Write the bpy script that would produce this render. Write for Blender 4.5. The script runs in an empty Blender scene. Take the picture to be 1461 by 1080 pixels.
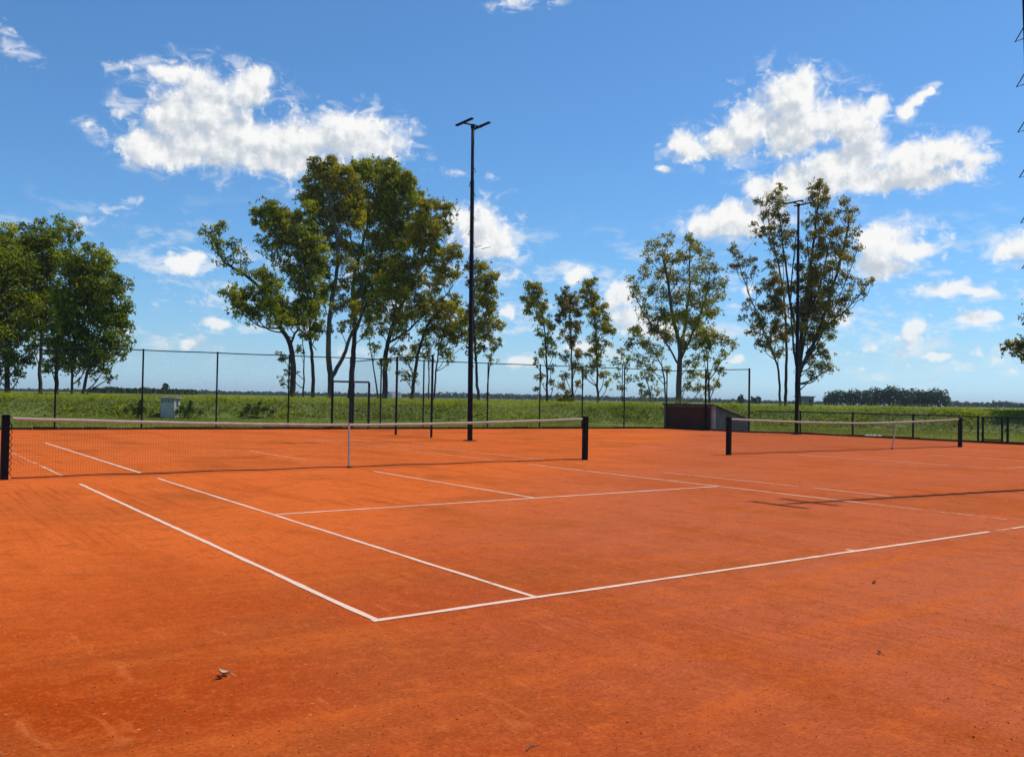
import bpy, math, numpy as np
from mathutils import Matrix, Vector

sc = bpy.context.scene
COL = sc.collection
rng = np.random.default_rng(11)

# ------------------------------------------------------------------ camera
W0, H0 = 1461.0, 1080.0
CX, CY, CZ, YAW, PIT, ROL, FOC = -2.7620, -5.3906, 1.4998, 0.62062, 0.023045, 0.016575, 1275.79


def cam_axes():
    f = np.array([math.sin(YAW) * math.cos(PIT), math.cos(YAW) * math.cos(PIT), math.sin(PIT)])
    r = np.array([math.cos(YAW), -math.sin(YAW), 0.0])
    u = np.cross(r, f)
    return math.cos(ROL) * r + math.sin(ROL) * u, -math.sin(ROL) * r + math.cos(ROL) * u, f


AR, AU, AF = cam_axes()
EYE = np.array([CX, CY, CZ])


def ray(px, py):
    return AF + AR * (px - W0 / 2) / FOC - AU * (py - H0 / 2) / FOC


def at(px, py, dist):
    """surveyed point: bearing of a spot in the photograph at a horizontal distance from the photographer"""
    d = ray(px, py)
    return EYE + d * (dist / math.hypot(d[0], d[1]))


cd = bpy.data.cameras.new('camera')
cam = bpy.data.objects.new('camera', cd)
COL.objects.link(cam)
cd.sensor_width = 36.0
cd.lens = FOC / W0 * 36.0
cd.clip_start = 0.05
cd.clip_end = 20000
M = Matrix.Identity(4)
for i in range(3):
    M[i][0], M[i][1], M[i][2], M[i][3] = AR[i], AU[i], -AF[i], EYE[i]
cam.matrix_world = M
sc.camera = cam


# ------------------------------------------------------------------ node helpers
def new_mat(name):
    m = bpy.data.materials.new(name)
    m.use_nodes = True
    nt = m.node_tree
    for n in list(nt.nodes):
        nt.nodes.remove(n)
    return m, nt


class NT:
    """small helper for wiring nodes"""

    def __init__(self, nt):
        self.nt = nt

    def n(self, kind, **kw):
        nd = self.nt.nodes.new(kind)
        for k, v in kw.items():
            setattr(nd, k, v)
        return nd

    def put(self, sock, v):
        if hasattr(v, 'is_output'):
            self.nt.links.new(v, sock)
        elif v is not None:
            sock.default_value = v

    def math(self, op, a, b=None, c=None, clamp=False):
        nd = self.n('ShaderNodeMath', operation=op)
        nd.use_clamp = clamp
        self.put(nd.inputs[0], a)
        self.put(nd.inputs[1], b)
        self.put(nd.inputs[2], c)
        return nd.outputs[0]

    def vmath(self, op, a, b=None, c=None):
        nd = self.n('ShaderNodeVectorMath', operation=op)
        self.put(nd.inputs[0], a)
        self.put(nd.inputs[1], b)
        if c is not None:
            self.put(nd.inputs[2], c)
        return nd.outputs[1] if op in ('LENGTH', 'DISTANCE', 'DOT_PRODUCT') else nd.outputs[0]

    def noise(self, vec, scale, detail=4, rough=.55, dims='3D', dist=0.0):
        nd = self.n('ShaderNodeTexNoise', noise_dimensions=dims)
        self.put(nd.inputs['Vector'], vec)
        nd.inputs['Scale'].default_value = scale
        nd.inputs['Detail'].default_value = detail
        nd.inputs['Roughness'].default_value = rough
        nd.inputs['Distortion'].default_value = dist
        return nd

    def mapr(self, v, a, b, c=0., d=1., smooth=False):
        nd = self.n('ShaderNodeMapRange')
        nd.interpolation_type = 'SMOOTHSTEP' if smooth else 'LINEAR'
        self.put(nd.inputs[0], v)
        for i, x in enumerate((a, b, c, d)):
            self.put(nd.inputs[i + 1], x)
        return nd.outputs[0]

    def mix(self, f, a, b, blend='MIX'):
        nd = self.n('ShaderNodeMix', data_type='RGBA', blend_type=blend)
        self.put(nd.inputs[0], f)
        self.put(nd.inputs[6], a)
        self.put(nd.inputs[7], b)
        return nd.outputs[2]

    def mapping(self, vec, scale=(1, 1, 1), rot=(0, 0, 0)):
        nd = self.n('ShaderNodeMapping')
        self.put(nd.inputs[0], vec)
        nd.inputs['Scale'].default_value = scale
        nd.inputs['Rotation'].default_value = rot
        return nd.outputs[0]

    def bsdf(self, color, rough=.8, spec=.3, normal=None, metal=0.):
        nd = self.n('ShaderNodeBsdfPrincipled')
        self.put(nd.inputs['Base Color'], color)
        self.put(nd.inputs['Roughness'], rough)
        nd.inputs['Specular IOR Level'].default_value = spec
        nd.inputs['Metallic'].default_value = metal
        if normal is not None:
            self.put(nd.inputs['Normal'], normal)
        return nd.outputs[0]

    def bump(self, h, strength, dist):
        nd = self.n('ShaderNodeBump')
        nd.inputs['Strength'].default_value = strength
        nd.inputs['Distance'].default_value = dist
        self.put(nd.inputs['Height'], h)
        return nd.outputs[0]

    def out(self, sh):
        o = self.n('ShaderNodeOutputMaterial')
        self.nt.links.new(sh, o.inputs[0])


def c4(r, g, b):
    return (r, g, b, 1.0)


def simple_mat(name, col, rough=.6, spec=.4, var=.25, scale=8., metal=0., bump=0.):
    m, nt = new_mat(name)
    k = NT(nt)
    co = k.n('ShaderNodeTexCoord').outputs['Object']
    nz = k.noise(co, scale, 5, .6).outputs[0]
    lo = tuple(x * (1 - var) for x in col)
    hi = tuple(min(1, x * (1 + var)) for x in col)
    c = k.mix(k.mapr(nz, .3, .7), c4(*lo), c4(*hi))
    k.out(k.bsdf(c, rough, spec, k.bump(nz, bump, .02) if bump else None, metal))
    return m


def clay_color(k, pos):
    """brick dust: broad damp / dry patches, drag-brush streaks, grains"""
    big = k.noise(pos, .16, 4, .6).outputs[0]
    big2 = k.noise(k.vmath('ADD', pos, (31., 17., 0.)), .42, 5, .62, dist=.6).outputs[0]
    streak = k.noise(k.mapping(pos, (.22, 1.9, 1), (0, 0, .5)), 1., 5, .6).outputs[0]
    streak2 = k.noise(k.mapping(pos, (.8, .12, 1), (0, 0, .08)), 1.3, 4, .6).outputs[0]
    mid = k.noise(pos, 3.2, 6, .65).outputs[0]
    fine = k.noise(pos, 46., 4, .7).outputs[0]
    grit = k.noise(pos, 130., 2, .6).outputs[0]
    mot = k.noise(k.vmath('ADD', pos, (5., 2., 0.)), 13., 5, .68).outputs[0]
    # drier, paler dust towards the right hand court; near left dark, vignetting put into colour
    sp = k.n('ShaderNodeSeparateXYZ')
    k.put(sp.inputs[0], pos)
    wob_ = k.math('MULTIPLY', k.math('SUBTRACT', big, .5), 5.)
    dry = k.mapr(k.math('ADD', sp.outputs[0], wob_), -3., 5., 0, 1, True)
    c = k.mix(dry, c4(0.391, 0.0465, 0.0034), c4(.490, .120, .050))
    far_tone = k.mapr(k.math('ADD', k.math('MULTIPLY_ADD', k.math('MAXIMUM', sp.outputs[0], 0.), -.8, sp.outputs[1]), wob_), -1.0, 4.0, 0, .9, True)  # brighter orange towards the far left
    c = k.mix(far_tone, c, c4(0.733, 0.1469, 0.0291))
    c = k.mix(k.mapr(big2, .49, .66, 0, .72), c, c4(0.386, 0.0921, 0.0228))
    c = k.mix(k.mapr(streak, .50, .68, 0, .55), c, c4(0.643, 0.1265, 0.0202))
    c = k.mix(k.mapr(streak2, .52, .70, 0, .45), c, c4(0.376, 0.0595, 0.0074))
    brush = k.noise(k.mapping(pos, (16., .55, 1), (0, 0, .12)), 1., 3, .6).outputs[0]
    swath = k.noise(k.vmath('ADD', pos, (-7., 11., 0.)), .33, 3, .5).outputs[0]
    c = k.mix(k.math('MULTIPLY', k.mapr(brush, .50, .64, 0, .55), k.mapr(swath, .44, .60)), c, c4(0.356, 0.0595, 0.0087))
    scuff = k.noise(k.mapping(pos, (2.2, 7., 1), (0, 0, .7)), 1.1, 4, .6, dist=.8).outputs[0]
    c = k.mix(k.mapr(scuff, .61, .72, 0, .45), c, c4(0.287, 0.0558, 0.0121))
    scuff2 = k.noise(k.mapping(pos, (6., 1.9, 1), (0, 0, -.5)), 1., 4, .6, dist=.6).outputs[0]
    c = k.mix(k.mapr(scuff2, .61, .72, 0, .5), c, c4(0.673, 0.1711, 0.0437))
    c = k.mix(k.mapr(mid, .52, .68, 0, .48), c, c4(0.366, 0.0707, 0.0121))
    c = k.mix(k.mapr(mid, .33, .47, .45, 0), c, c4(0.653, 0.1265, 0.0208))
    c = k.mix(k.mapr(mot, .54, .68, 0, .55), c, c4(0.297, 0.0521, 0.0081))
    c = k.mix(k.mapr(mot, .33, .46, .42, 0), c, c4(0.653, 0.1395, 0.0282))
    c = k.mix(k.mapr(fine, .53, .66, 0, .60), c, c4(0.267, 0.0456, 0.0081))
    c = k.mix(k.mapr(fine, .33, .46, .45, 0), c, c4(0.693, 0.1711, 0.0437))
    # loose grains of brick, dark and pale
    vo = k.n('ShaderNodeTexVoronoi', feature='F1')
    k.put(vo.inputs['Vector'], pos)
    vo.inputs['Scale'].default_value = 21.
    k.put(vo.inputs['Vector'], k.vmath('ADD', pos, k.vmath('MULTIPLY', k.noise(pos, 60., 2, .6).outputs['Color'], (.03, .03, 0))))
    sel = k.n('ShaderNodeSeparateColor')
    k.put(sel.inputs[0], vo.outputs['Color'])
    dot = k.mapr(vo.outputs['Distance'], .10, .19, 1., 0.)
    c = k.mix(k.math('MULTIPLY', dot, k.mapr(sel.outputs[0], .90, .91)), c, c4(0.188, 0.0409, 0.0121))
    c = k.mix(k.math('MULTIPLY', dot, k.mapr(sel.outputs[1], .955, .96)), c, c4(0.653, 0.2167, 0.0739))
    h = k.math('ADD', k.math('MULTIPLY', fine, .6), k.math('ADD', k.math('MULTIPLY', grit, .35), k.math('MULTIPLY', mid, .8)))
    return c, h


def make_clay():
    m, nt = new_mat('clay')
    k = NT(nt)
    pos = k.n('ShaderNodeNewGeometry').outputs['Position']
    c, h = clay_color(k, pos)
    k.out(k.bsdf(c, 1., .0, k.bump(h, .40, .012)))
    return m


def make_line_paint():
    m, nt = new_mat('line_paint')
    k = NT(nt)
    pos = k.n('ShaderNodeNewGeometry').outputs['Position']
    wear = k.n('ShaderNodeAttribute', attribute_name='wear').outputs['Fac']
    n1 = k.noise(pos, 9., 6, .7).outputs[0]
    n2 = k.noise(pos, 1.3, 3, .6).outputs[0]
    s = k.math('ADD', k.math('MULTIPLY', n1, .6), k.math('MULTIPLY', n2, .4))
    th = k.math('MULTIPLY_ADD', wear, .42, .24)
    a = k.mapr(k.math('SUBTRACT', s, th), -.05, .07)
    dust = k.mapr(k.math('MULTIPLY_ADD', n1, .5, wear), .30, .70, .05, .80)
    c = k.mix(dust, c4(.88, .75, .59), c4(.78, .32, .15))
    tr = k.n('ShaderNodeBsdfTransparent').outputs[0]
    mx = k.n('ShaderNodeMixShader')
    k.put(mx.inputs[0], a)
    k.put(mx.inputs[1], tr)
    k.put(mx.inputs[2], k.bsdf(c, .8, .2))
    k.out(mx.outputs[0])
    return m


def make_ground():
    m, nt = new_mat('grass_ground')
    k = NT(nt)
    pos = k.n('ShaderNodeNewGeometry').outputs['Position']
    a = k.noise(pos, .12, 5, .6).outputs[0]
    b = k.noise(pos, 1.4, 6, .65).outputs[0]
    d = k.noise(pos, 16., 4, .7).outputs[0]
    c = k.mix(k.mapr(a, .35, .65), c4(.120, .165, .022), c4(.17, .195, .045))
    c = k.mix(k.mapr(b, .45, .72, 0, .7), c, c4(.21, .20, .075))
    c = k.mix(k.mapr(d, .5, .75, 0, .5), c, c4(.07, .10, .015))
    far = k.noise(k.mapping(pos, (.004, .012, 0), (0, 0, .6)), 1., 3, .5).outputs[0]
    c = k.mix(k.mapr(far, .5, .62, 0, .5), c, c4(.13, .12, .06))
    k.out(k.bsdf(c, .95, .1, k.bump(d, .8, .05)))
    return m


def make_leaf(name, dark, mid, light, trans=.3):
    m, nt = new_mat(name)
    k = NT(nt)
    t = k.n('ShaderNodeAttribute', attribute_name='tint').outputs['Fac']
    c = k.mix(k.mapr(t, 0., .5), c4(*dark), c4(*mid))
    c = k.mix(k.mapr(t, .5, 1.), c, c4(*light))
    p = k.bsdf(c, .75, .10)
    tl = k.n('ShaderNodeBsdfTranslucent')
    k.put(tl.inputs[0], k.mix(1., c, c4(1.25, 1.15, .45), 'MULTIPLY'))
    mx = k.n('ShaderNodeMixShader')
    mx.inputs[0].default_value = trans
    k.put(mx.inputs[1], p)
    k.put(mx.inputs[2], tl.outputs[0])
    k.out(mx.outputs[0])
    return m


def make_bark(name, dark, light):
    m, nt = new_mat(name)
    k = NT(nt)
    pos = k.n('ShaderNodeNewGeometry').outputs['Position']
    a = k.noise(k.mapping(pos, (3., 3., .5)), 1.2, 6, .65).outputs[0]
    c = k.mix(k.mapr(a, .36, .64), c4(*dark), c4(*light))
    k.out(k.bsdf(c, .9, .15, k.bump(a, .5, .05)))
    return m


def make_brick():
    m, nt = new_mat('brick')
    k = NT(nt)
    co = k.n('ShaderNodeTexCoord').outputs['Object']
    sw = k.n('ShaderNodeSeparateXYZ')
    k.put(sw.inputs[0], co)
    cb = k.n('ShaderNodeCombineXYZ')
    k.put(cb.inputs[0], k.math('ADD', sw.outputs[0], sw.outputs[1]))
    k.put(cb.inputs[1], sw.outputs[2])
    br = k.n('ShaderNodeTexBrick')
    k.put(br.inputs['Vector'], cb.outputs[0])
    br.inputs['Color1'].default_value = c4(.090, .044, .022)
    br.inputs['Color2'].default_value = c4(.060, .030, .016)
    br.inputs['Mortar'].default_value = c4(.06, .042, .034)
    br.inputs['Scale'].default_value = 1.
    br.inputs['Brick Width'].default_value = .25
    br.inputs['Row Height'].default_value = .075
    br.inputs['Mortar Size'].default_value = .008
    nz = k.noise(co, 2.5, 5, .65).outputs[0]
    c = k.mix(k.mapr(nz, .52, .75, 0, .7), br.outputs[0], c4(.022, .012, .012))
    k.out(k.bsdf(c, .9, .15, k.bump(br.outputs[1], -.4, .01)))
    return m


MAT = dict(
    clay=make_clay(), line=make_line_paint(), ground=make_ground(), brick=make_brick(),
    black=simple_mat('black_paint', (.010, .011, .013), .7, .12, .3),
    steel=simple_mat('dark_green_steel', (.012, .020, .022), .7, .15, .3),
    mast=simple_mat('dark_mast_paint', (.010, .015, .022), .75, .12, .3, 5.),
    wire=simple_mat('fence_wire', (.05, .06, .06), .5, .4, .2),
    net=simple_mat('net_cord', (.13, .085, .05), .9, .1, .3),
    tape=simple_mat('net_tape', (.54, .46, .34), .9, .05, .16, 6.),
    strap=simple_mat('centre_strap', (.62, .50, .40), .9, .1, .15),
    rope=simple_mat('lacing_rope', (.10, .06, .045), .9, .1, .5, 30.),
    kerb=simple_mat('dark_kerb', (.075, .028, .014), .95, .1, .5, 3.),  # mottled dark brown for the edge strip
    concrete=simple_mat('concrete', (.30, .275, .24), .9, .2, .25, 3., bump=.2),
    stucco=simple_mat('grey_render', (.15, .135, .12), .95, .1, .3, 2.5, bump=.2),
    cabinet=simple_mat('cabinet_concrete', (.50, .50, .41), .9, .15, .15, 4.),
    louvre=simple_mat('dark_louvre', (.035, .045, .04), .7, .2, .2),
    roofing=simple_mat('dark_roofing', (.045, .042, .042), .9, .15, .3),
    shed=simple_mat('shed_wall', (.20, .215, .24), .9, .15, .2),
    white=simple_mat('white_paint', (.75, .74, .70), .7, .3, .1),
    deadleaf=simple_mat('dry_leaf_pale', (.62, .50, .30), .8, .2, .3, 40.),
    twigwood=simple_mat('twig_wood', (.22, .12, .06), .9, .1, .4, 60.),
    darkleaf=simple_mat('dry_leaf_dark', (.10, .035, .02), .8, .2, .3, 40.),
    bark=make_bark('bark_dark', (.030, .024, .018), (.095, .075, .055)),
    barkpale=make_bark('bark_pale', (.07, .058, .046), (.20, .165, .13)),
    leafA=make_leaf('leaf_deep_green', (.070, .098, .006), (.265, .290, .012), (.58, .54, .024), .40),
    leafE=make_leaf('leaf_dark_green', (.054, .080, .006), (.190, .230, .011), (.44, .44, .022), .38),
    leafB=make_leaf('leaf_olive', (.095, .100, .007), (.350, .315, .014), (.66, .56, .030), .40),
    leafC=make_leaf('leaf_brown_olive', (.110, .092, .014), (.320, .250, .034), (.54, .42, .07), .40),
    leafD=make_leaf('leaf_grey_green', (.13, .15, .06), (.27, .29, .11), (.39, .40, .17), .42),
    grit=make_leaf('brick_grit', (.16, .030, .008), (.42, .085, .020), (.74, .33, .17), .0),
    leafS=make_leaf('shrub_leaf', (.035, .055, .006), (.095, .135, .010), (.22, .26, .02), .3),
    weed=make_leaf('bank_weed', (.095, .115, .005), (.275, .325, .008), (.50, .52, .02), .42),
    blade=make_leaf('grass_blade', (.18, .20, .03), (.30, .32, .055), (.46, .43, .13), .40),
    farleaf=make_leaf('far_leaf', (.018, .034, .014), (.036, .058, .020), (.062, .088, .026), .2),
)


# ------------------------------------------------------------------ mesh helpers
class MB:
    def __init__(self):
        self.v = []
        self.f = []

    def add(self, vs, fs):
        o = len(self.v)
        self.v.extend([tuple(float(c) for c in p) for p in vs])
        self.f.extend([tuple(i + o for i in q) for q in fs])
        return self

    def box(self, c, s, rz=0., bevel=0.):
        cx, cy, cz = c
        hx, hy, hz = s[0] / 2, s[1] / 2, s[2] / 2
        ca, sa = math.cos(rz), math.sin(rz)
        b = min(bevel, hx * .6, hy * .6, hz * .6)
        if b > 0:
            rings = [(hx - b, hy - b, -hz), (hx, hy, -hz + b), (hx, hy, hz - b), (hx - b, hy - b, hz)]
        else:
            rings = [(hx, hy, -hz), (hx, hy, hz)]
        vs = []
        for (a, d, z) in rings:
            if b > 0:
                e = b if a == hx else 0
                ring = [(-a + e, -d), (a - e, -d), (a, -d + e), (a, d - e), (a - e, d), (-a + e, d), (-a, d - e), (-a, -d + e)] if e else \
                    [(-a, -d), (a, -d), (a, -d), (a, d), (a, d), (-a, d), (-a, d), (-a, -d)]
            else:
                ring = [(-a, -d), (a, -d), (a, d), (-a, d)]
            for (x, y) in ring:
                vs.append((cx + x * ca - y * sa, cy + x * sa + y * ca, cz + z))
        n = len(vs) // len(rings)
        fs = []
        for k in range(len(rings) - 1):
            for i in range(n):
                j = (i + 1) % n
                fs.append((k * n + i, k * n + j, (k + 1) * n + j, (k + 1) * n + i))
        fs.append(tuple(reversed(range(n))))
        fs.append(tuple(range((len(rings) - 1) * n, len(rings) * n)))
        return self.add(vs, fs)

    def tube(self, pts, rad, sides=8, cap=True):
        pts = [np.array(p, float) for p in pts]
        n = len(pts)
        if not hasattr(rad, '__len__'):
            rad = [rad] * n
        vs = []
        a = None
        for i, p in enumerate(pts):
            t = pts[min(i + 1, n - 1)] - pts[max(i - 1, 0)]
            t = t / (np.linalg.norm(t) + 1e-9)
            if a is None:
                a = np.cross(t, (0, 1, 0) if abs(t[1]) < .9 else (1, 0, 0))
            else:
                a = a - t * (a @ t)
            a = a / (np.linalg.norm(a) + 1e-9)
            b = np.cross(t, a)
            for s in range(sides):
                th = 2 * math.pi * s / sides
                vs.append(p + rad[i] * (math.cos(th) * a + math.sin(th) * b))
        fs = []
        for i in range(n - 1):
            for s in range(sides):
                q = (s + 1) % sides
                fs.append((i * sides + s, i * sides + q, (i + 1) * sides + q, (i + 1) * sides + s))
        if cap:
            fs.append(tuple(reversed(range(sides))))
            fs.append(tuple(range((n - 1) * sides, n * sides)))
        return self.add(vs, fs)

    def prism(self, poly, axis_from, axis_to):
        """poly: points; extruded by adding two offset vectors"""
        n = len(poly)
        vs = [np.array(p) + np.array(axis_from) for p in poly] + [np.array(p) + np.array(axis_to) for p in poly]
        fs = [tuple(reversed(range(n))), tuple(range(n, 2 * n))]
        for i in range(n):
            j = (i + 1) % n
            fs.append((i, j, n + j, n + i))
        return self.add(vs, fs)

    def build(self, name, mat, parent=None, smooth=False):
        me = bpy.data.meshes.new(name)
        v = self.v
        if parent is not None:
            L = parent.location
            v = [(a - L[0], b - L[1], c - L[2]) for a, b, c in v]
        me.from_pydata(v, [], self.f)
        me.materials.append(MAT[mat])
        if smooth:
            me.polygons.foreach_set('use_smooth', [True] * len(me.polygons))
        me.update()
        o = bpy.data.objects.new(name, me)
        COL.objects.link(o)
        if parent is not None:
            o.parent = parent
        return o


def np_mesh(name, verts, k, mat, parent=None, face_attr=None, offset=None):
    """verts: (N*k,3) array, N faces of k corners each"""
    verts = np.asarray(verts, np.float32).reshape(-1, 3)
    if parent is not None:
        verts = verts - np.array(parent.location, np.float32)
    n = len(verts) // k
    me = bpy.data.meshes.new(name)
    me.vertices.add(n * k)
    me.vertices.foreach_set('co', verts.ravel())
    me.loops.add(n * k)
    me.loops.foreach_set('vertex_index', np.arange(n * k, dtype=np.int32))
    me.polygons.add(n)
    me.polygons.foreach_set('loop_start', np.arange(0, n * k, k, dtype=np.int32))
    me.polygons.foreach_set('loop_total', np.full(n, k, np.int32))
    me.materials.append(MAT[mat])
    me.update(calc_edges=True)
    if face_attr is not None:
        at_ = me.attributes.new(face_attr[0], 'FLOAT', 'FACE')
        at_.data.foreach_set('value', np.asarray(face_attr[1], np.float32))
    o = bpy.data.objects.new(name, me)
    COL.objects.link(o)
    if parent is not None:
        o.parent = parent
    return o


def wires(a, b, r, name, mat, parent):
    """many straight thin wires as three-sided prisms; a,b: (N,3)"""
    a = np.asarray(a, float)
    b = np.asarray(b, float)
    t = b - a
    t /= np.linalg.norm(t, axis=1, keepdims=True)
    ref = np.where(np.abs(t[:, 2:3]) < .9, np.array([[0, 0, 1.]]), np.array([[0, 1., 0]]))
    p = np.cross(t, ref)
    p /= np.linalg.norm(p, axis=1, keepdims=True)
    q = np.cross(t, p)
    vs = []
    c = [p * math.cos(x) * r + q * math.sin(x) * r for x in (0, 2.094, 4.189)]
    for i in range(3):
        j = (i + 1) % 3
        vs.append(np.stack([a + c[i], b + c[i], b + c[j], a + c[j]], 1))
    return np_mesh(name, np.concatenate(vs, 0).reshape(-1, 3), 4, mat, parent)


def empty(name, loc):
    o = bpy.data.objects.new(name, None)
    o.location = tuple(float(c) for c in loc)
    o.empty_display_size = .3
    COL.objects.link(o)
    return o


def tag(o, label, cat, group=None, kind=None):
    o['label'] = label
    o['category'] = cat
    if group:
        o['group'] = group
    if kind:
        o['kind'] = kind
    return o


def copy_tree(o, parent=None):
    c = o.copy()
    COL.objects.link(c)
    if parent is not None:
        c.parent = parent
    for ch in list(o.children):
        copy_tree(ch, c)
    return c


# ------------------------------------------------------------------ terrain
BANK = np.array([(-300, 160), (-90, 92), (-30, 68), (-8, 60), (5.2, 54.2), (10.1, 51.0), (22, 46.3), (34.2, 40.8), (42, 35.2),
                 (47.2, 28.4), (50.2, 19.3), (52, 8), (53, -20), (54, -300)], float)


def bank_s(x, y):
    """signed distance outside the foot of the bank"""
    x = np.asarray(x, float)
    y = np.asarray(y, float)
    best = np.full(x.shape, 1e9)
    for i in range(len(BANK) - 1):
        a, b = BANK[i], BANK[i + 1]
        d = b - a
        t = np.clip(((x - a[0]) * d[0] + (y - a[1]) * d[1]) / (d @ d), 0, 1)
        best = np.minimum(best, np.hypot(x - a[0] - t * d[0], y - a[1] - t * d[1]))
    poly = np.vstack([BANK, [(-300, -300)]])
    ins = np.zeros(x.shape, bool)
    n = len(poly)
    for i in range(n):
        a, b = poly[i], poly[(i + 1) % n]
        cond = ((a[1] > y) != (b[1] > y))
        with np.errstate(divide='ignore', invalid='ignore'):
            xi = (b[0] - a[0]) * (y - a[1]) / (b[1] - a[1] + 1e-12) + a[0]
        ins ^= cond & (x < xi)
    return np.where(ins, -best, best)


def wob(x, y, s):
    return (np.sin(x * s + 1.3 * np.sin(y * s * .7)) + np.sin(y * s * 1.3 + 1.7 * np.sin(x * s * .6 + 1))) * .5


def ground_z(x, y):
    s = bank_s(x, y)
    t = np.clip(s / 4.2, 0, 1)
    sm = t * t * (3 - 2 * t)
    face = np.clip(1 - np.abs(s - 2.2) / 2.6, 0, 1)
    return -.02 + 1.27 * sm + face * .13 * wob(x, y, 1.25) + sm * .05 * wob(x, y, .9) + .05 * sm * wob(x, y, .21)


def axis(lo, hi, step):
    core = list(np.arange(lo, hi + 1e-6, step))
    g, d = [], step
    x = hi
    while x < 2300:
        d *= 1.28
        x += d
        g.append(x)
    l, d, x = [], step, lo
    while x > -2300:
        d *= 1.28
        x -= d
        l.append(x)
    return np.array(l[::-1] + core + g)


gx = axis(-24, 66, .9)
gy = axis(-16, 74, .9)
GX, GY = np.meshgrid(gx, gy, indexing='ij')
GZ = ground_z(GX, GY)
nx, ny = GX.shape
idx = np.arange(nx * ny).reshape(nx, ny)
faces = np.stack([idx[:-1, :-1], idx[1:, :-1], idx[1:, 1:], idx[:-1, 1:]], -1).reshape(-1, 4)
me = bpy.data.meshes.new('ground')
me.from_pydata(np.stack([GX, GY, GZ], -1).reshape(-1, 3).tolist(), [], faces.tolist())
me.materials.append(MAT['ground'])
me.polygons.foreach_set('use_smooth', [True] * len(me.polygons))
g = bpy.data.objects.new('ground', me)
COL.objects.link(g)
tag(g, 'green grassy ground rising in a low bank behind the courts and running to the horizon', 'ground', kind='structure')


def fence_v(u):
    return 33.9 - .117 * (u - 2.4)


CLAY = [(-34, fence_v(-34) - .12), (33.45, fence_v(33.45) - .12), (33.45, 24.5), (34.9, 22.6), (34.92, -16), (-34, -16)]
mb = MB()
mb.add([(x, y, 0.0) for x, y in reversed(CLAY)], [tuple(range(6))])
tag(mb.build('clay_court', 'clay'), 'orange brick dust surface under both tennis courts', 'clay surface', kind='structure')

mb = MB()
kp = [(-34, fence_v(-34)), (33.4, fence_v(33.4)), None, (33.52, 27.0), (33.55, 24.55), (35.0, 22.62), (35.0, -16)]
prev = None
for q in kp:
    if prev is not None and q is not None:
        a, b = np.array(prev), np.array(q)
        L = np.linalg.norm(b - a)
        n = int(L / .9) + 1
        for i in range(n):
            p0, p1 = a + (b - a) * i / n, a + (b - a) * (i + 1) / n
            d = (p1 - p0) / np.linalg.norm(p1 - p0)
            hh = .085 + rng.uniform(-.02, .025)
            mb.box((*(p0 + p1) / 2, hh / 2 - .03), (np.linalg.norm(p1 - p0) - .012, .1 + rng.uniform(0, .03), hh + .06), math.atan2(d[1], d[0]), .012)
    prev = q
tag(mb.build('kerb_strip', 'kerb'), 'low dark kerb where the clay meets the grass', 'kerb', kind='structure')


# ------------------------------------------------------------------ court lines
def lines_obj(name, segs, z, label):
    vs, att = [], []
    for (x0, y0, x1, y1, w, wear) in segs:
        a, b = np.array([x0, y0]), np.array([x1, y1])
        L = np.linalg.norm(b - a)
        d = (b - a) / L
        nrm = np.array([-d[1], d[0]])
        n = max(1, int(L / .07))
        off = rng.normal(0, 1, n + 1)
        off = np.convolve(np.pad(off, 6, mode='edge'), np.ones(9) / 9, 'same')[6:-6] * .006
        wd = w * (1 + np.convolve(np.pad(rng.normal(0, .17, n + 1), 2, mode='edge'), np.ones(3) / 3, 'same')[2:-2])
        for i in range(n):
            p0, p1 = a + d * L * i / n, a + d * L * (i + 1) / n
            q = [p0 + nrm * (off[i] - wd[i] / 2), p1 + nrm * (off[i + 1] - wd[i + 1] / 2),
                 p1 + nrm * (off[i + 1] + wd[i + 1] / 2), p0 + nrm * (off[i] + wd[i] / 2)]
            vs.extend([(c[0], c[1], z) for c in q])
            att.append(wear)
    o = np_mesh(name, np.array(vs), 4, 'line', face_attr=('wear', att))
    tag(o, label, 'court lines', kind='structure')


V = 11.885
lines_obj('court_lines', [
    (.03, .066, .03, 10.6, .050, .27), (.03, 12.25, .03, 14.6, .055, .45), (.03, 14.6, .03, 22.0, .055, .62),
    (.0, .03, 8.2, .03, .053, .28), (8.2, .03, 8.7, .03, .045, .62), (8.75, .03, 10.0, .03, .05, .36),
    (1.37, .062, 1.37, 11.1, .048, .30), (1.37, 12.3, 1.37, 23.7, .060, .22),
    (9.60, .5, 9.60, 1.7, .045, .66), (9.60, 1.7, 9.60, 2.7, .05, .45), (9.60, 2.7, 9.60, 5.0, .052, .28), (9.60, 5.0, 9.60, 11.2, .05, .30), (9.60, 12.6, 9.60, 23.6, .05, .42),
    (10.94, 3.0, 10.94, 4.5, .05, .35), (10.94, 4.8, 10.94, 8.2, .05, .40), (10.94, 10.4, 10.94, 11.7, .05, .62), (10.94, 12.2, 10.94, 23.7, .05, .42),
    (1.40, 5.485, 9.57, 5.485, .055, .26), (1.4, 18.285, 9.5, 18.285, .05, .60), (.3, 23.74, 10.6, 23.74, .06, .62),
    (5.485, 5.52, 5.485, 10.9, .05, .28), (5.485, 14.2, 5.485, 18.2, .05, .42), (5.485, 12.9, 5.485, 14.2, .05, .8),
    (5.485, .065, 5.485, .15, .06, .42)], .004, 'worn white painted lines of the near tennis court')
U2 = 18.19
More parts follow.
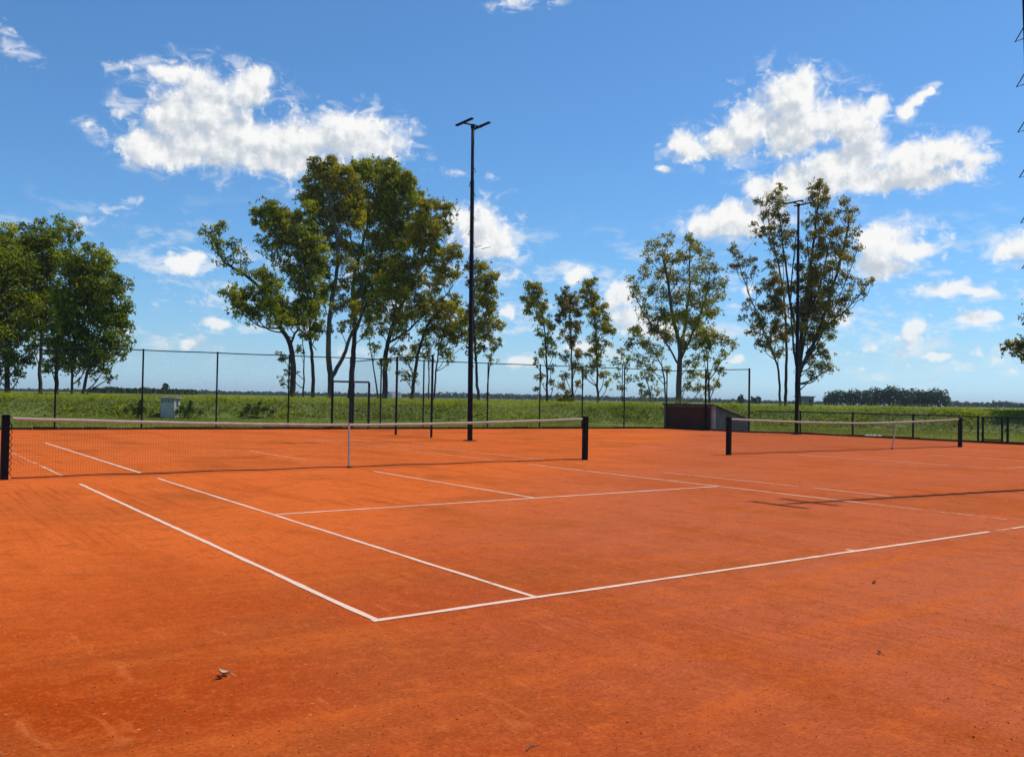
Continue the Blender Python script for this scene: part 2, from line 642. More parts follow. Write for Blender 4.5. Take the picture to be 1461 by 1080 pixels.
lines_obj('court_lines', [
    (U2, 13, U2, 22.5, .05, .55), (U2, 23.74, U2 + 10.9, 23.74, .05, .65),
    (U2 + 1.37, 5.6, U2 + 1.37, 11.2, .05, .36), (U2 + 1.37, 12.4, U2 + 1.37, 20, .05, .55),
    (U2 + 1.4, 5.485, U2 + 9.5, 5.485, .05, .42), (U2 + 5.485, 5.5, U2 + 5.485, 9.6, .05, .42),
    (U2 + 9.6, 3, U2 + 9.6, 11, .05, .5), (U2 + 10.94, 3, U2 + 10.94, 11, .05, .5), (U2, 3., U2, 8., .05, .72)], .004,
    'faded white lines of the farther tennis court on the right')


# ------------------------------------------------------------------ nets
def make_net(u0, u1, strap_u, strap_lean, lab, plab):
    uc = (u0 + u1) / 2
    half = (u1 - u0) / 2

    def top(u):
        a = abs(u - uc) / half
        return .925 + (1.055 - .925) * (a ** 1.6)
    root = empty('tennis_net', (uc, V, 0))
    tag(root, lab, 'tennis net', 'tennis nets across the courts')
    a0, a1 = u0 + .10, u1 - .10
    us = np.arange(a0, a1, .045)
    A = [(u, V, .035) for u in us]
    B = [(u, V, top(u) - .03) for u in us]
    cells = 20
    ku = np.linspace(a0, a1, 24)
    for k in range(cells):
        fz = (k + .5) / cells
        for i in range(len(ku) - 1):
            A.append((ku[i], V, .035 + fz * (top(ku[i]) - .065)))
            B.append((ku[i + 1], V, .035 + fz * (top(ku[i + 1]) - .065)))
    wires(A, B, .0011, 'mesh', 'net', root)
    mb = MB()
    uu = np.linspace(a0, a1, 60)
    for i in range(len(uu) - 1):
        z0, z1 = top(uu[i]) + rng.normal(0, .0015), top(uu[i + 1])
        for s in (-1, 1):
            pass
    vs, fs = [], []
    for u in uu:
        z = top(u) + .004 * math.sin(u * 5.1) * .5
        for (dy, dz) in ((-.009, -.062), (-.011, -.03), (-.007, .003), (.007, .003), (.011, -.03), (.009, -.062)):
            vs.append((u, V + dy, z + dz * .86))
    for i in range(len(uu) - 1):
        for j in range(6):
            q = (j + 1) % 6
            fs.append((i * 6 + j, i * 6 + q, i * 6 + 6 + q, i * 6 + 6 + j))
    mb = MB().add(vs, fs)
    mb.build('headband', 'tape', root, True)
    MB().tube([(u0 + .02, V, 1.05)] + [(u, V, top(u) - .003) for u in uu[::4]] + [(u1 - .02, V, 1.05)], .004, 5).build('cable', 'black', root)
    MB().tube([(u, V, .028 + .006 * math.sin(u * 3)) for u in uu], .010, 5).build('bottom_cord', 'black', root)
    st = MB()
    zt = top(strap_u) + .006
    st.prism([(strap_u - .019 + strap_lean, 0, zt), (strap_u + .019 + strap_lean, 0, zt), (strap_u + .019, 0, .01), (strap_u - .019, 0, .01)],
             (0, V - .017, 0), (0, V - .0125, 0))
    st.prism([(strap_u - .019 + strap_lean, 0, zt), (strap_u + .019 + strap_lean, 0, zt), (strap_u + .019, 0, .01), (strap_u - .019, 0, .01)],
             (0, V + .0125, 0), (0, V + .017, 0))
    st.box((strap_u + strap_lean, V, zt + .003), (.052, .034, .006))
    st.build('strap', 'strap', root)
    MB().box((strap_u, V, .02), (.09, .05, .04), 0, .006).build('anchor', 'net', root)
    for s, (up, pl) in enumerate(((u0, plab[0]), (u1, plab[1]))):
        p = empty('net_post', (up, V, 0))
        tag(p, pl, 'net post', 'net posts')
        MB().box((up, V, .53), (.12, .12, 1.10), 0, .008).build('post', 'black', p)
        MB().box((up, V, 1.088), (.126, .126, .016), 0, .005).build('cap', 'black', p)
        sg = 1 if s == 0 else -1
        MB().tube([(up + sg * .064, V - .02, .93), (up + sg * .085, V - .02, .93), (up + sg * .085, V - .02, .86), (up + sg * .12, V - .02, .86)], .009, 6).build('winch_handle', 'black', p)
        # lacing rope zig-zag between post and mesh
        pts = []
        n = 18
        for i in range(n):
            z = .06 + (.96 - .06) * i / (n - 1)
            pts.append((up + sg * (.068 if i % 2 else .105), V - .012 + .01 * math.sin(i * 1.7), z))
        MB().tube(pts, .008, 5).build('lacing', 'rope', root)


make_net(-.914, 11.884, 5.42, -.02, 'long black net with tan headband across the near court, white centre strap',
         ('black square net post at the left edge of the picture', 'black square post at right end of the near net'))
make_net(17.27, 30.0, 25.55, .28, 'smaller looking farther net on the right court, with pale leaning strap',
         ('black square post at left end of the farther right net', 'black square post at right end of the farther net, near the low gate'))


# ------------------------------------------------------------------ fences
def chain_link(a, b, z0, z1, root, pitch=.075, r=.0013):
    a, b = np.array(a, float), np.array(b, float)
    L = np.linalg.norm(b - a)
    H = z1 - z0
    d = (b - a) / L
    A, B = [], []
    st = pitch * math.sqrt(2)
    for c in np.arange(-H, L, st):
        s0, s1 = max(c, 0), min(c + H, L)
        if s1 - s0 < .02:
            continue
        A.append((*(a + d * s0), z0 + s0 - c))
        B.append((*(a + d * s1), z0 + s1 - c))
        A.append((*(a + d * s0), z1 - (s0 - c)))
        B.append((*(a + d * s1), z1 - (s1 - c)))
    return wires(A, B, r, 'wire_mesh', 'wire', root)


def fence(pts, posts, h, lab, r=.036, rail=.022, pitch=.075, cat='fence', bottom=False, name='chain_link_fence'):
    c = np.mean(np.array(pts), 0)
    root = empty(name, (c[0], c[1], 0))
    tag(root, lab, cat)
    for (x, y) in posts:
        MB().tube([(x, y, -.05), (x, y, h + .03)], r, 10).tube([(x, y, h + .03), (x, y, h + .05)], [r * 1.15, r * .5], 10).build('post', 'steel', root)
    for i in range(len(pts) - 1):
        a, b = pts[i], pts[i + 1]
        n = max(2, int(np.hypot(b[0] - a[0], b[1] - a[1]) / 1.5))
        path = []
        for j in range(n + 1):
            t = j / n
            path.append((a[0] + (b[0] - a[0]) * t, a[1] + (b[1] - a[1]) * t, h - .012 * math.sin(math.pi * ((t * n / 2) % 1))))
        MB().tube(path, rail, 6).build('top_rail', 'steel', root)
        if bottom:
            MB().tube([(a[0], a[1], .12), (b[0], b[1], .12)], rail * .8, 6).build('bottom_rail', 'steel', root)
        chain_link(a, b, .04, h - .01, root, pitch)
    return root


bp = [-6.6, -3.2, .1, 3.12, 6.29, 9.23, 12.3, 16.6, 18.75, 22.2, 25.2, 27.8, 30.5, 33.4]
fence([(-6.6, fence_v(-6.6)), (33.4, fence_v(33.4))], [(u, fence_v(u)) for u in bp], 3.27,
      'tall dark chain link fence along the far end behind both courts')
fence([(14.95, fence_v(14.95) - .25), (14.22, 26.25), (14.38, 23.75)], [(14.22, 26.25), (14.38, 23.75)], 3.08,
      'short run of tall chain link fence dividing the two courts', .045)
fence([(33.5, 30.2), (33.5, 24.58)], [(33.5, 27.5), (33.5, 24.58)], 3.22,
      'tall chain link fence panel above the brick shelter on the right', .05)
fence([(33.6, 24.3), (35.0, 22.6), (35.0, 13.72)], [(35.0, 22.6), (35.0, 19.66), (35.0, 16.64), (35.0, 13.76)], 1.1,
      'low chain link fence with dark top rail left of the small gate', .045, .026, .06)
fence([(35.0, 12.56), (35.0, 4.0)], [(35.0, 12.56), (35.0, 9.6), (35.0, 6.6), (35.0, 4.0)], 1.1,
      'low chain link fence at the right edge beyond the small gate', .05, .026, .06)

# double post where the dividing fence meets the end fence
root = empty('fence_corner_post', (15.05, fence_v(15) - .3, 0))
tag(root, 'thick dark double post standing inside the tall gate frame', 'post')
vv = fence_v(15) - .3
MB().box((15.02, vv, 1.64), (.11, .11, 3.36), 0, .01).build('post', 'steel', root)
MB().box((15.17, vv + .05, 1.05), (.08, .08, 2.2), 0, .01).build('stay', 'steel', root)
MB().box((15.1, vv + .02, 2.0), (.26, .05, .05)).build('clamp', 'steel', root)

root = empty('gate_frame', (15.1, fence_v(15.1), 0))
tag(root, 'dark steel gate frame with flat crossbar in the far end fence', 'gate')
for u in (14.22, 15.95):
    MB().box((u, fence_v(u) - .16, 1.05), (.085, .085, 2.2), 0, .008).build('post', 'steel', root)
MB().tube([(14.22, fence_v(14.22) - .16, 2.17), (15.95, fence_v(15.95) - .16, 2.17)], .042, 8).build('crossbar', 'steel', root)

root = empty('garden_gate', (35.0, 13.15, 0))
tag(root, 'small low gate with dark frame in the right hand fence', 'gate')
for v in (13.56, 12.78):
    MB().box((35.0, v, .60), (.07, .07, 1.0), 0, .006).build('stile', 'steel', root)
for z in (.15, 1.07):
    MB().box((35.0, 13.17, z), (.05, .72, .05), 0, .005).build('rail', 'steel', root)
chain_link((35.0, 13.5), (35.0, 12.84), .17, 1.05, root, .06)
for z in (.35, .9):
    MB().tube([(35.0, 13.60, z - .04), (35.0, 13.60, z + .04)], .03, 8).build('hinge', 'steel', root)
MB().tube([(34.95, 12.80, .8), (34.90, 12.80, .8), (34.90, 12.92, .8)], .012, 6).build('latch', 'steel', root)


# ------------------------------------------------------------------ brick shelter
root = empty('brick_shelter', (34.6, 28.8, 0))
tag(root, 'low brick shelter with dark sloping roof and grey side wall beyond the right court', 'shelter')
MB().box((33.71, 28.88, .60), (.22, 3.2, 1.28)).build('front_wall', 'brick', root)
MB().box((33.71, 28.88, 1.283), (.27, 3.26, .08), 0, .01).build('coping', 'stucco', root)
sl = [(33.60, 0, -.04), (36.45, 0, -.04), (36.45, 0, .56), (33.60, 0, 1.315)]
MB().prism(sl, (0, 27.09, 0), (0, 27.24, 0)).build('side_wall', 'stucco', root)
MB().prism(sl, (0, 30.52, 0), (0, 30.67, 0)).build('side_wall', 'stucco', root)
MB().box((33.66, 27.06, .66), (.20, .14, 1.36), 0, .01).build('pier', 'concrete', root)
rf = [(33.52, 0, 1.335), (36.7, 0, .495), (36.7, 0, .565), (33.52, 0, 1.405)]
MB().prism(rf, (0, 26.98, 0), (0, 30.75, 0)).build('roof', 'roofing', root)

# ------------------------------------------------------------------ utility cabinet
root = empty('utility_cabinet', (12.0, 50.9, 0))
tag(root, 'small pale concrete utility cabinet with flat overhanging slab top in front of the grassy bank', 'utility box')
cz0 = float(ground_z(np.array([12.0]), np.array([50.9]))[0])
rz = math.radians(-39)
c, s = math.cos(rz), math.sin(rz)


def cabp(x, y):
    return (12.0 + x * c - y * s, 50.9 + x * s + y * c)


MB().box((12.0, 50.9, .47), (.84, .84, 1.44), rz, .01).build('body', 'cabinet', root)
MB().box((12.0, 50.9, 1.225), (1.02, 1.02, .075), rz, .012).build('slab_top', 'concrete', root)
for x in (-.3, -.1, .1, .3):
    q = MB()
    for z in (.97, 1.04, 1.11):
        q.box((*cabp(x, -.422), z), (.13, .02, .035), rz)
    q.build('vent', 'louvre', root)
MB().box((*cabp(.1, -.423), .55), (.5, .012, .72), rz, .004).build('door', 'cabinet', root)
for z0, z1 in ((.72, 1.1), (.38, .52)):
    q = MB()
    for z in np.arange(z0, z1, .07):
        q.box((*cabp(.422, 0), z), (.02, .26, .04), rz)
    q.build('vent', 'louvre', root)


# ------------------------------------------------------------------ floodlight masts
def make_mast(base, top, lab, h, rung_z):
    """mast leans slightly from base to top (u,v)"""
    root = empty('floodlight_mast', (base[0], base[1], 0))
    tag(root, lab, 'floodlight mast', 'floodlight masts around the courts')
    B = np.array([base[0], base[1], -.05])
    T = np.array([top[0], top[1], h])

    def P(z):
        return B + (T - B) * (z + .05) / (h + .05)
    zs = [-.05, 3.0, 3.02, 6.6, 6.62, 9.2, 9.22, h]
    rs = [.092, .090, .082, .080, .072, .070, .058, .056]
    MB().tube([P(z) for z in zs], rs, 14).build('pole', 'mast', root, True)
    MB().box((B[0], B[1], .012), (.36, .36, .03), 0, .005).build('base_plate', 'mast', root)
    MB().tube([T + (-.38, 0, .03), T + (.38, 0, .03)], .03, 8).tube([T + (0, 0, -.1), T + (0, 0, .05)], .075, 10).build('crossarm', 'mast', root)
    for sx in (-1, 1):
        b = MB()
        c = T + (sx * .36, 0, .07)
        b.box(c, (.12, 1.06, .055), 0, .015)
        bo = b.build('floodlight_bar', 'mast', root)
        l = MB()
        for y in (-.36, 0, .36):
            l.box(c + (0, y, -.033), (.10, .30, .012), 0, .003)
        l.build('lens', 'louvre', bo)
    side = 1
    proto = None
    for i, z in enumerate(np.arange(rung_z[0], rung_z[1], .43)):
        q = P(z)
        sd = -1 if i % 2 else 1
        o = MB()
        e = q + (0, -sd * .225, -.02)
        o.tube([q + (0, -sd * .05, .24), e, q + (0, -sd * .05, 0.0)], .011, 5)
        o.build('rung', 'mast', root)
    return root


make_mast((14.46, 21.2), (14.30, 21.12), 'tall dark floodlight mast between the two courts in mid picture', 11.15, (2.6, 9.9))
make_mast((33.98, 22.05), (33.90, 22.0), 'dark floodlight mast standing in front of the tall broom shaped tree', 11.25, (2.6, 9.9))
make_mast((14.896, 2.39), (14.58, 2.61), 'dark floodlight mast cut off by the right picture edge, only its climbing rungs showing', 11.2, (1.98, 9.9))


# ------------------------------------------------------------------ foliage
def unit(v):
    return v / (np.linalg.norm(v, axis=-1, keepdims=True) + 1e-9)


def leaf_quads(pos, nrm, ln, wd, r, droop=.5):
    n = len(pos)
    t = r.normal(size=(n, 3))
    t[:, 2] -= droop
    t = unit(t - nrm * np.sum(t * nrm, 1, keepdims=True))
    b = np.cross(nrm, t)
    ln = ln * r.uniform(.6, 1.35, (n, 1))
    wd = wd * r.uniform(.6, 1.35, (n, 1))
    q = np.stack([pos - t * ln / 2, pos + b * wd / 2 - t * ln * .08, pos + t * ln / 2, pos - b * wd / 2 - t * ln * .08], 1)
    return q.reshape(-1, 3)


def crown_points(blobs, r, leaf, cover):
    """blobs: list (centre, radius, density). foliage = overlapping clumps plus loose hanging sprays; returns quads, tints, clump centres"""
    V_, T_, subs = [], [], []
    la = leaf[0] * leaf[1] * .5
    for (c, rad, den) in blobs:
        c = np.asarray(c)
        rad = rad * 1.12
        ns = int(np.clip(3.5 + rad * 4.6, 4, 16))
        d = unit(r.normal(size=(ns, 3)))
        d[:, 2] = d[:, 2] * .95 + .08
        sc_ = c + d * rad * r.uniform(.30, .85, (ns, 1))
        sr = rad * r.uniform(.30, .56, ns)
        bt = r.normal(0, .10)
        subs.append((c, sc_[:14]))
        tot = 1.25 * cover * den * math.pi * rad ** 2 / la
        w = sr ** 2 / np.sum(sr ** 2)
        for j in range(ns):
            m = int(tot * .74 * w[j]) + 2
            dd = unit(r.normal(size=(m, 3)))
            dd[:, 2] = np.where(r.uniform(0, 1, m) < .55, np.abs(dd[:, 2]), dd[:, 2])
            rr = sr[j] * r.uniform(0, 1, (m, 1)) ** .38
            p = sc_[j] + dd * rr * np.array([1, 1, .86])
            out = unit(dd * .9 + (p - c) / rad * .3 + np.array([0, 0, .45]))
            nrm = unit(out + r.normal(size=(m, 3)) * .42)
            V_.append(leaf_quads(p, nrm, leaf[0], leaf[1], r, 1.1))
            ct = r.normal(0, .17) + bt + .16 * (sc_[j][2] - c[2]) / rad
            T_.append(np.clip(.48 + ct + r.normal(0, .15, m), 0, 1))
        # loose hanging sprays: short strings of leaves through and just beyond the mass
        k_ = max(4, int(tot * .30 / 7))
        dd = unit(r.normal(size=(k_, 3)))
        a = c + dd * rad * r.uniform(.2, 1.12, (k_, 1))
        dr = unit(dd * .5 + np.array([0, 0, -.5]) + r.normal(size=(k_, 3)) * .5)
        t = np.linspace(0, 1, 7)[None, :, None]
        p = (a[:, None, :] + dr[:, None, :] * t * rad * r.uniform(.12, .38, (k_, 1, 1))).reshape(-1, 3) + r.normal(0, .07, (k_ * 7, 3))
        V_.append(leaf_quads(p, unit((p - c) / rad * .4 + r.normal(size=p.shape)), leaf[0], leaf[1], r, 1.1))
        T_.append(np.clip(.48 + bt + np.repeat(r.normal(0, .16, k_), 7) + r.normal(0, .1, k_ * 7), 0, 1))
    return np.concatenate(V_), np.concatenate(T_), subs


def smooth_path(pts, rad, sub=4):
    pts = np.array(pts, float)
    n = len(pts)
    P, R = [], []
    for i in range(n - 1):
        p0, p1, p2, p3 = pts[max(i - 1, 0)], pts[i], pts[i + 1], pts[min(i + 2, n - 1)]
        for k in range(sub):
            t = k / sub
            P.append(.5 * ((2 * p1) + (-p0 + p2) * t + (2 * p0 - 5 * p1 + 4 * p2 - p3) * t * t + (-p0 + 3 * p1 - 3 * p2 + p3) * t ** 3))
            R.append(rad[i] + (rad[i + 1] - rad[i]) * t)
    P.append(pts[-1])
    R.append(rad[-1])
    return P, R


def make_tree(D, stems, blobs, lab, leafmat, barkmat='bark', leaf=(.28, .12), cover=2.6, spread=.5, seed=1, name='tree', group=None, twig=1., cat='tree'):
    """stems: list of (trunk radius, [(px,py),...]); blobs: (px,py,r px,density). Bearings at distance D, each mass at its own depth."""
    r = np.random.default_rng(seed)
    base = at(*stems[0][1][0], D)
    base[2] = float(ground_z(np.array([base[0]]), np.array([base[1]]))[0])
    root = empty(name, base)
    tag(root, lab, cat, group)
    sc_m = D / FOC
    tk = MB()
    nodes = []
    for si, (r0, pl) in enumerate(stems):
        P = []
        d0 = D + (0 if si == 0 else r.uniform(-.6, .6))
        drift = r.uniform(-1, 1) * .5
        for i, (x, y) in enumerate(pl):
            q = at(x, y, d0 + drift * i + (r.uniform(-.3, .3) if i else 0))
            P.append(q)
        if pl[0][1] > 552:
            gz = float(ground_z(np.array([P[0][0]]), np.array([P[0][1]]))[0])
            P[0][2] = gz - .2
            P.insert(1, P[0] + (P[1] - P[0]) * .04)
            R = [r0 * 1.15] + list(np.linspace(r0 * .86, r0 * .22, len(P) - 1))
        else:
            R = list(np.linspace(r0 * .85, r0 * .25, len(P)))
        sp, sr = smooth_path(P, R, 5)
        sp = [p + r.normal(0, .03, 3) * (1 if 0 < i < len(sp) - 1 else 0) for i, p in enumerate(sp)]
        tk.tube(sp, sr, 9)
        nodes += [(p, q) for p, q in zip(sp[2:], sr[2:])]
    NP = np.array([p for p, _ in nodes])
    NR = np.array([q for _, q in nodes])
    B3 = []
    xs = [b[0] for b in blobs]
    halfw = (max(xs) - min(xs)) / 2 * sc_m
    for (x, y, rp, den) in blobs:
        rad = rp * sc_m
        dd = r.uniform(-1, .7) * spread * max(halfw, rad)
        B3.append((at(x, y, D + dd), rad * 1.0, den))
    V_, T_, subs = crown_points(B3, r, leaf, cover)
    for (c, ss) in subs:
        d = np.linalg.norm(NP - c, axis=1) + np.maximum(0, NP[:, 2] - c[2] + 1.3) * 2.6
        i = int(np.argmin(d))
        a = NP[i]
        L = np.linalg.norm(c - a)
        mid = (a + c) / 2 + np.array([0, 0, -.10 * L]) + r.normal(0, .05 * L, 3)
        r0 = min(NR[i] * .6, .03 + .014 * L)
        p, q = smooth_path([a, mid, c], [r0, r0 * .7, r0 * .45], 4)
        tk.tube(p, q, 6, False)
        for s_ in ss:
            e = s_ + (s_ - c) * .25
            tk.tube([c, (c + e) / 2 + r.normal(0, .06, 3), e], [r0 * .4 * twig, r0 * .28 * twig, .008], 4, False)
    tk.build('trunk', barkmat, root, True)
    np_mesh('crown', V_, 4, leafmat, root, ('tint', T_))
    return root


GL, GM, GT, GR = 'leafy trees at left beyond the bank', 'tall eucalyptus trees in the middle grove', 'three slim trees', 'trees on the right'
# --- shrubs on the bank; first and last added for shaded patches of weeds
GS = 'dark shrubs growing on the bank'
for (px, py, D_, sc_, lab, sd) in ((196, 583, 57, 1.0, 'dark low shrub added for a shaded patch of weeds left of the utility cabinet', 61), (268, 583, 57.5, .95, 'dark low shrub close to the right side of the utility cabinet', 62),
                              (366, 583, 58, 1.1, 'dark bushy shrub added for a shaded patch of weeds left of the leaning tree trunk', 63)):
    make_tree(D_, [(.03, [(px, py + 6), (px + 1, py), (px, py - 5)])],
              [(px - 17 * sc_, py + 4, 5 * sc_, .5), (px - 8 * sc_, py - 1, 7 * sc_, .7), (px + 3 * sc_, py - 4, 6 * sc_, .8), (px + 10 * sc_, py + 2, 6 * sc_, .7), (px + 20 * sc_, py + 5, 4 * sc_, .4), (px, py + 4, 7 * sc_, .8), (px + 5 * sc_, py - 9, 3 * sc_, .4)],
              lab, 'leafS', leaf=(.17, .10), cover=2.6, spread=.4, seed=sd, name='shrub', group=GS, cat='shrub')
# --- left grove
make_tree(72, [(.22, [(10, 560), (10, 500), (4, 430), (2, 370)])],
          [(2, 352, 26, .8), (-20, 380, 40, 1), (18, 392, 30, 1), (0, 430, 40, 1), (24, 448, 28, 1), (-22, 480, 40, 1), (14, 490, 26, .9), (-6, 525, 26, .8), (32, 512, 14, .6), (28, 535, 10, .4)],
          'dark green tree cut by the left picture edge, leftmost of the left grove', 'leafE', seed=3, group=GL, cover=3.0)
make_tree(75, [(.17, [(58, 562), (58, 510), (62, 450), (70, 380), (84, 330)])],
          [(84, 328, 15, .5), (98, 332, 16, .5), (70, 336, 15, .6), (112, 335, 9, .35), (96, 360, 14, .5), (50, 350, 26, 1), (74, 362, 24, 1), (38, 380, 26, 1), (62, 398, 30, 1), (60, 318, 9, .4), (30, 352, 12, .6), (122, 350, 6, .3), (44, 425, 28, 1), (78, 430, 26, 1), (58, 460, 24, .9), (46, 490, 14, .5)],
          'tallest tree of the left grove, thin airy top over a dense dark crown', 'leafE', seed=4, group=GL, cover=2.9)
make_tree(70, [(.17, [(80, 562), (82, 510), (88, 450), (104, 390)]), (.12, [(103, 562), (104, 510), (112, 450)])],
          [(112, 388, 26, 1), (132, 380, 24, 1), (140, 405, 26, 1), (108, 420, 30, 1), (134, 440, 30, 1), (92, 460, 28, 1), (114, 480, 30, 1), (84, 500, 22, 1), (108, 518, 22, .9), (72, 525, 12, .6), (128, 512, 20, .9), (150, 372, 9, .45), (126, 356, 9, .45), (164, 392, 9, .4), (98, 372, 10, .6)],
          'dense round bright green tree at the right of the left grove', 'leafE', seed=5, group=GL, cover=3.1)
make_tree(68, [(.14, [(117, 562), (126, 525), (140, 480), (160, 430)])],
          [(160, 415, 18, .8), (172, 440, 17, .7), (180, 412, 9, .22), (184, 432, 9, .25), (178, 462, 12, .7), (158, 455, 24, 1), (160, 490, 22, 1), (142, 510, 20, .9), (146, 532, 11, .5), (176, 478, 9, .4), (187, 404, 7, .3), (184, 490, 7, .3), (170, 508, 9, .4), (156, 540, 7, .3)],
          'leaning tree on the right fringe of the left grove with thin twiggy edge', 'leafE', seed=6, group=GL, cover=2.9)

# --- main grove
make_tree(78, [(.30, [(417, 566), (418, 520), (414, 490), (398, 462), (378, 420), (350, 393), (318, 372), (308, 345)]), (.14, [(414, 492), (428, 470), (452, 500)]), (.10, [(398, 462), (390, 440), (352, 440)])],
          [(300, 332, 13, .38), (314, 326, 12, .36), (308, 350, 16, .34), (330, 350, 12, .26), (344, 362, 11, .22), (322, 368, 14, .25), (342, 385, 12, .22), (350, 375, 9, .2),
           (330, 418, 13, .9), (346, 424, 13, .9), (340, 440, 14, .9), (362, 448, 16, .95), (384, 436, 18, .95), (374, 400, 18, .8), (390, 412, 18, .9), (398, 440, 20, .95), (410, 455, 16, .9), (362, 420, 14, .7), (388, 458, 11, .6)],
          'leaning tree with a long bare limb reaching left from the middle grove', 'leafA', seed=10, group=GM, cover=3.6)
make_tree(80, [(.20, [(447, 566), (446, 520), (442, 480), (440, 430), (428, 370), (418, 330)]), (.10, [(432, 566), (434, 520), (430, 470)])],
          [(372, 302, 14, .7), (386, 300, 15, .8), (366, 316, 10, .6), (398, 312, 18, 1), (384, 330, 15, .8), (412, 326, 20, 1), (430, 344, 20, 1), (408, 350, 18, .8), (386, 358, 16, .32), (372, 345, 10, .25), (398, 376, 14, .35), (440, 366, 20, 1), (418, 385, 16, .7), (456, 352, 16, .9), (446, 400, 18, .9), (436, 425, 20, 1), (428, 450, 20, 1), (452, 440, 18, .9), (452, 470, 14, .8), (438, 478, 12, .6), (424, 400, 15, .8), (452, 380, 15, .8), (400, 340, 14, .7), (444, 330, 14, .8), (456, 415, 14, .7), (430, 316, 15, .9), (442, 300, 13, .8), (436, 352, 15, .9), (452, 372, 15, .8), (444, 388, 14, .8),
           (402, 512, 10, .3), (412, 528, 9, .25), (404, 545, 8, .2), (428, 500, 9, .25)],
          'dark upright tree at the left shoulder of the middle grove', 'leafA', seed=11, group=GM, cover=3.8)
make_tree(83, [(.36, [(471, 567), (472, 541), (468, 500), (472, 440), (482, 370), (476, 310), (468, 268)]), (.24, [(472, 541), (488, 512), (500, 480), (516, 445), (510, 380), (494, 320)])],
          [(452, 240, 13, 1), (470, 238, 13, 1), (440, 268, 13, .9), (432, 282, 11, .8), (456, 262, 22, 1), (482, 254, 20, 1), (478, 280, 24, 1), (450, 290, 18, 1), (500, 270, 20, 1), (494, 300, 24, 1), (468, 306, 18, .9), (512, 294, 18, 1), (482, 328, 18, .8), (508, 318, 16, .8), (470, 350, 16, .8), (484, 374, 13, .6), (464, 390, 15, .75), (474, 412, 13, .7), (490, 430, 12, .6), (500, 460, 12, .5), (468, 330, 12, .5), (452, 318, 14, .7), (446, 335, 13, .6), (496, 350, 14, .7), (500, 380, 13, .6), (492, 405, 13, .6), (478, 440, 11, .5), (462, 430, 11, .5), (486, 470, 10, .35), (470, 470, 9, .3), (505, 440, 12, .6)],
          'pale forked trunk tree carrying the high left top of the middle grove', 'leafB', 'barkpale', seed=12, group=GM, cover=3.9)
make_tree(86, [(.34, [(499, 567), (503, 520), (506, 470), (504, 400), (520, 340), (534, 270)]), (.2, [(504, 480), (520, 440), (540, 380), (560, 300)])],
          [(506, 240, 12, 1), (522, 236, 12, 1), (545, 238, 14, 1), (562, 242, 14, 1), (578, 254, 12, 1), (530, 254, 22, 1), (556, 260, 24, 1), (580, 272, 18, 1), (536, 284, 24, 1), (562, 292, 26, 1), (588, 286, 14, 1), (596, 276, 9, .7), (526, 312, 20, 1), (552, 320, 24, 1), (576, 318, 22, 1), (540, 348, 22, 1), (562, 352, 20, 1), (528, 376, 18, .9), (548, 384, 20, .95), (520, 404, 18, .9), (536, 424, 20, .95), (516, 436, 16, .9), (530, 452, 14, .8), (508, 360, 14, .8), (512, 420, 14, .8), (584, 340, 16, .9), (524, 474, 12, .6), (500, 250, 14, .9), (546, 300, 18, 1), (572, 265, 16, 1)],
          'tallest tree of the middle grove, with the broad high rounded top', 'leafA', seed=13, group=GM, cover=4.0)
make_tree(82, [(.30, [(549, 567), (550, 520), (553, 490), (566, 450), (588, 405), (604, 360), (622, 310)]), (.14, [(553, 490), (584, 470), (612, 440), (634, 424), (646, 408)]), (.1, [(540, 566), (532, 520), (526, 480)])],
          [(606, 300, 14, .8), (624, 294, 13, .7), (640, 302, 13, .6), (632, 318, 15, .7), (612, 322, 18, .9), (598, 340, 18, .9), (622, 340, 16, .8), (640, 330, 10, .45), (646, 356, 14, .7), (632, 368, 14, .75), (654, 366, 10, .6), (616, 372, 14, .6), (596, 376, 16, .9), (576, 372, 18, .9), (560, 388, 20, .95), (582, 398, 16, .9), (604, 402, 14, .5), (630, 396, 16, .8), (648, 392, 13, .7), (616, 412, 13, .6), (574, 424, 16, .9), (556, 420, 18, .95), (590, 426, 12, .5), (544, 444, 14, .7), (562, 446, 12, .6), (534, 500, 11, .35), (566, 500, 12, .35), (548, 520, 12, .3), (560, 476, 11, .4), (600, 352, 15, .8), (584, 410, 15, .8), (566, 404, 16, .9), (548, 402, 14, .8), (618, 356, 13, .7), (570, 462, 13, .6), (588, 446, 13, .6), (545, 470, 12, .5), (604, 424, 12, .6), (626, 380, 12, .6), (602, 288, 13, .8), (604, 316, 15, .9), (592, 326, 14, .9), (582, 450, 14, .7), (560, 460, 13, .6), (600, 442, 12, .6), (574, 478, 11, .4)],
          'wide tree with yellow green tufts on spreading limbs, right side of the middle grove', 'leafB', seed=14, group=GM, cover=3.7)
make_tree(84, [(.22, [(587, 567), (592, 530), (600, 490), (616, 455), (636, 440)]), (.12, [(619, 567), (622, 530), (628, 490), (640, 460)]), (.09, [(612, 567), (611, 520), (606, 480)])],
          [(606, 446, 14, .8), (624, 440, 15, .8), (640, 448, 16, .9), (654, 444, 12, .7), (616, 462, 16, .85), (636, 468, 17, .9), (656, 466, 14, .8), (648, 484, 14, .85), (626, 484, 12, .6), (604, 476, 12, .6), (594, 500, 12, .5), (580, 512, 12, .45), (576, 536, 11, .32), (590, 540, 10, .3), (610, 512, 10, .35), (636, 505, 10, .5), (664, 476, 9, .6), (644, 512, 9, .3), (612, 430, 12, .7), (636, 432, 13, .8), (652, 430, 11, .7), (662, 452, 11, .7), (668, 488, 9, .6), (610, 494, 11, .5), (628, 500, 10, .5)],
          'smaller olive tree just left of the central mast', 'leafB', seed=15, group=GM, cover=3.2)
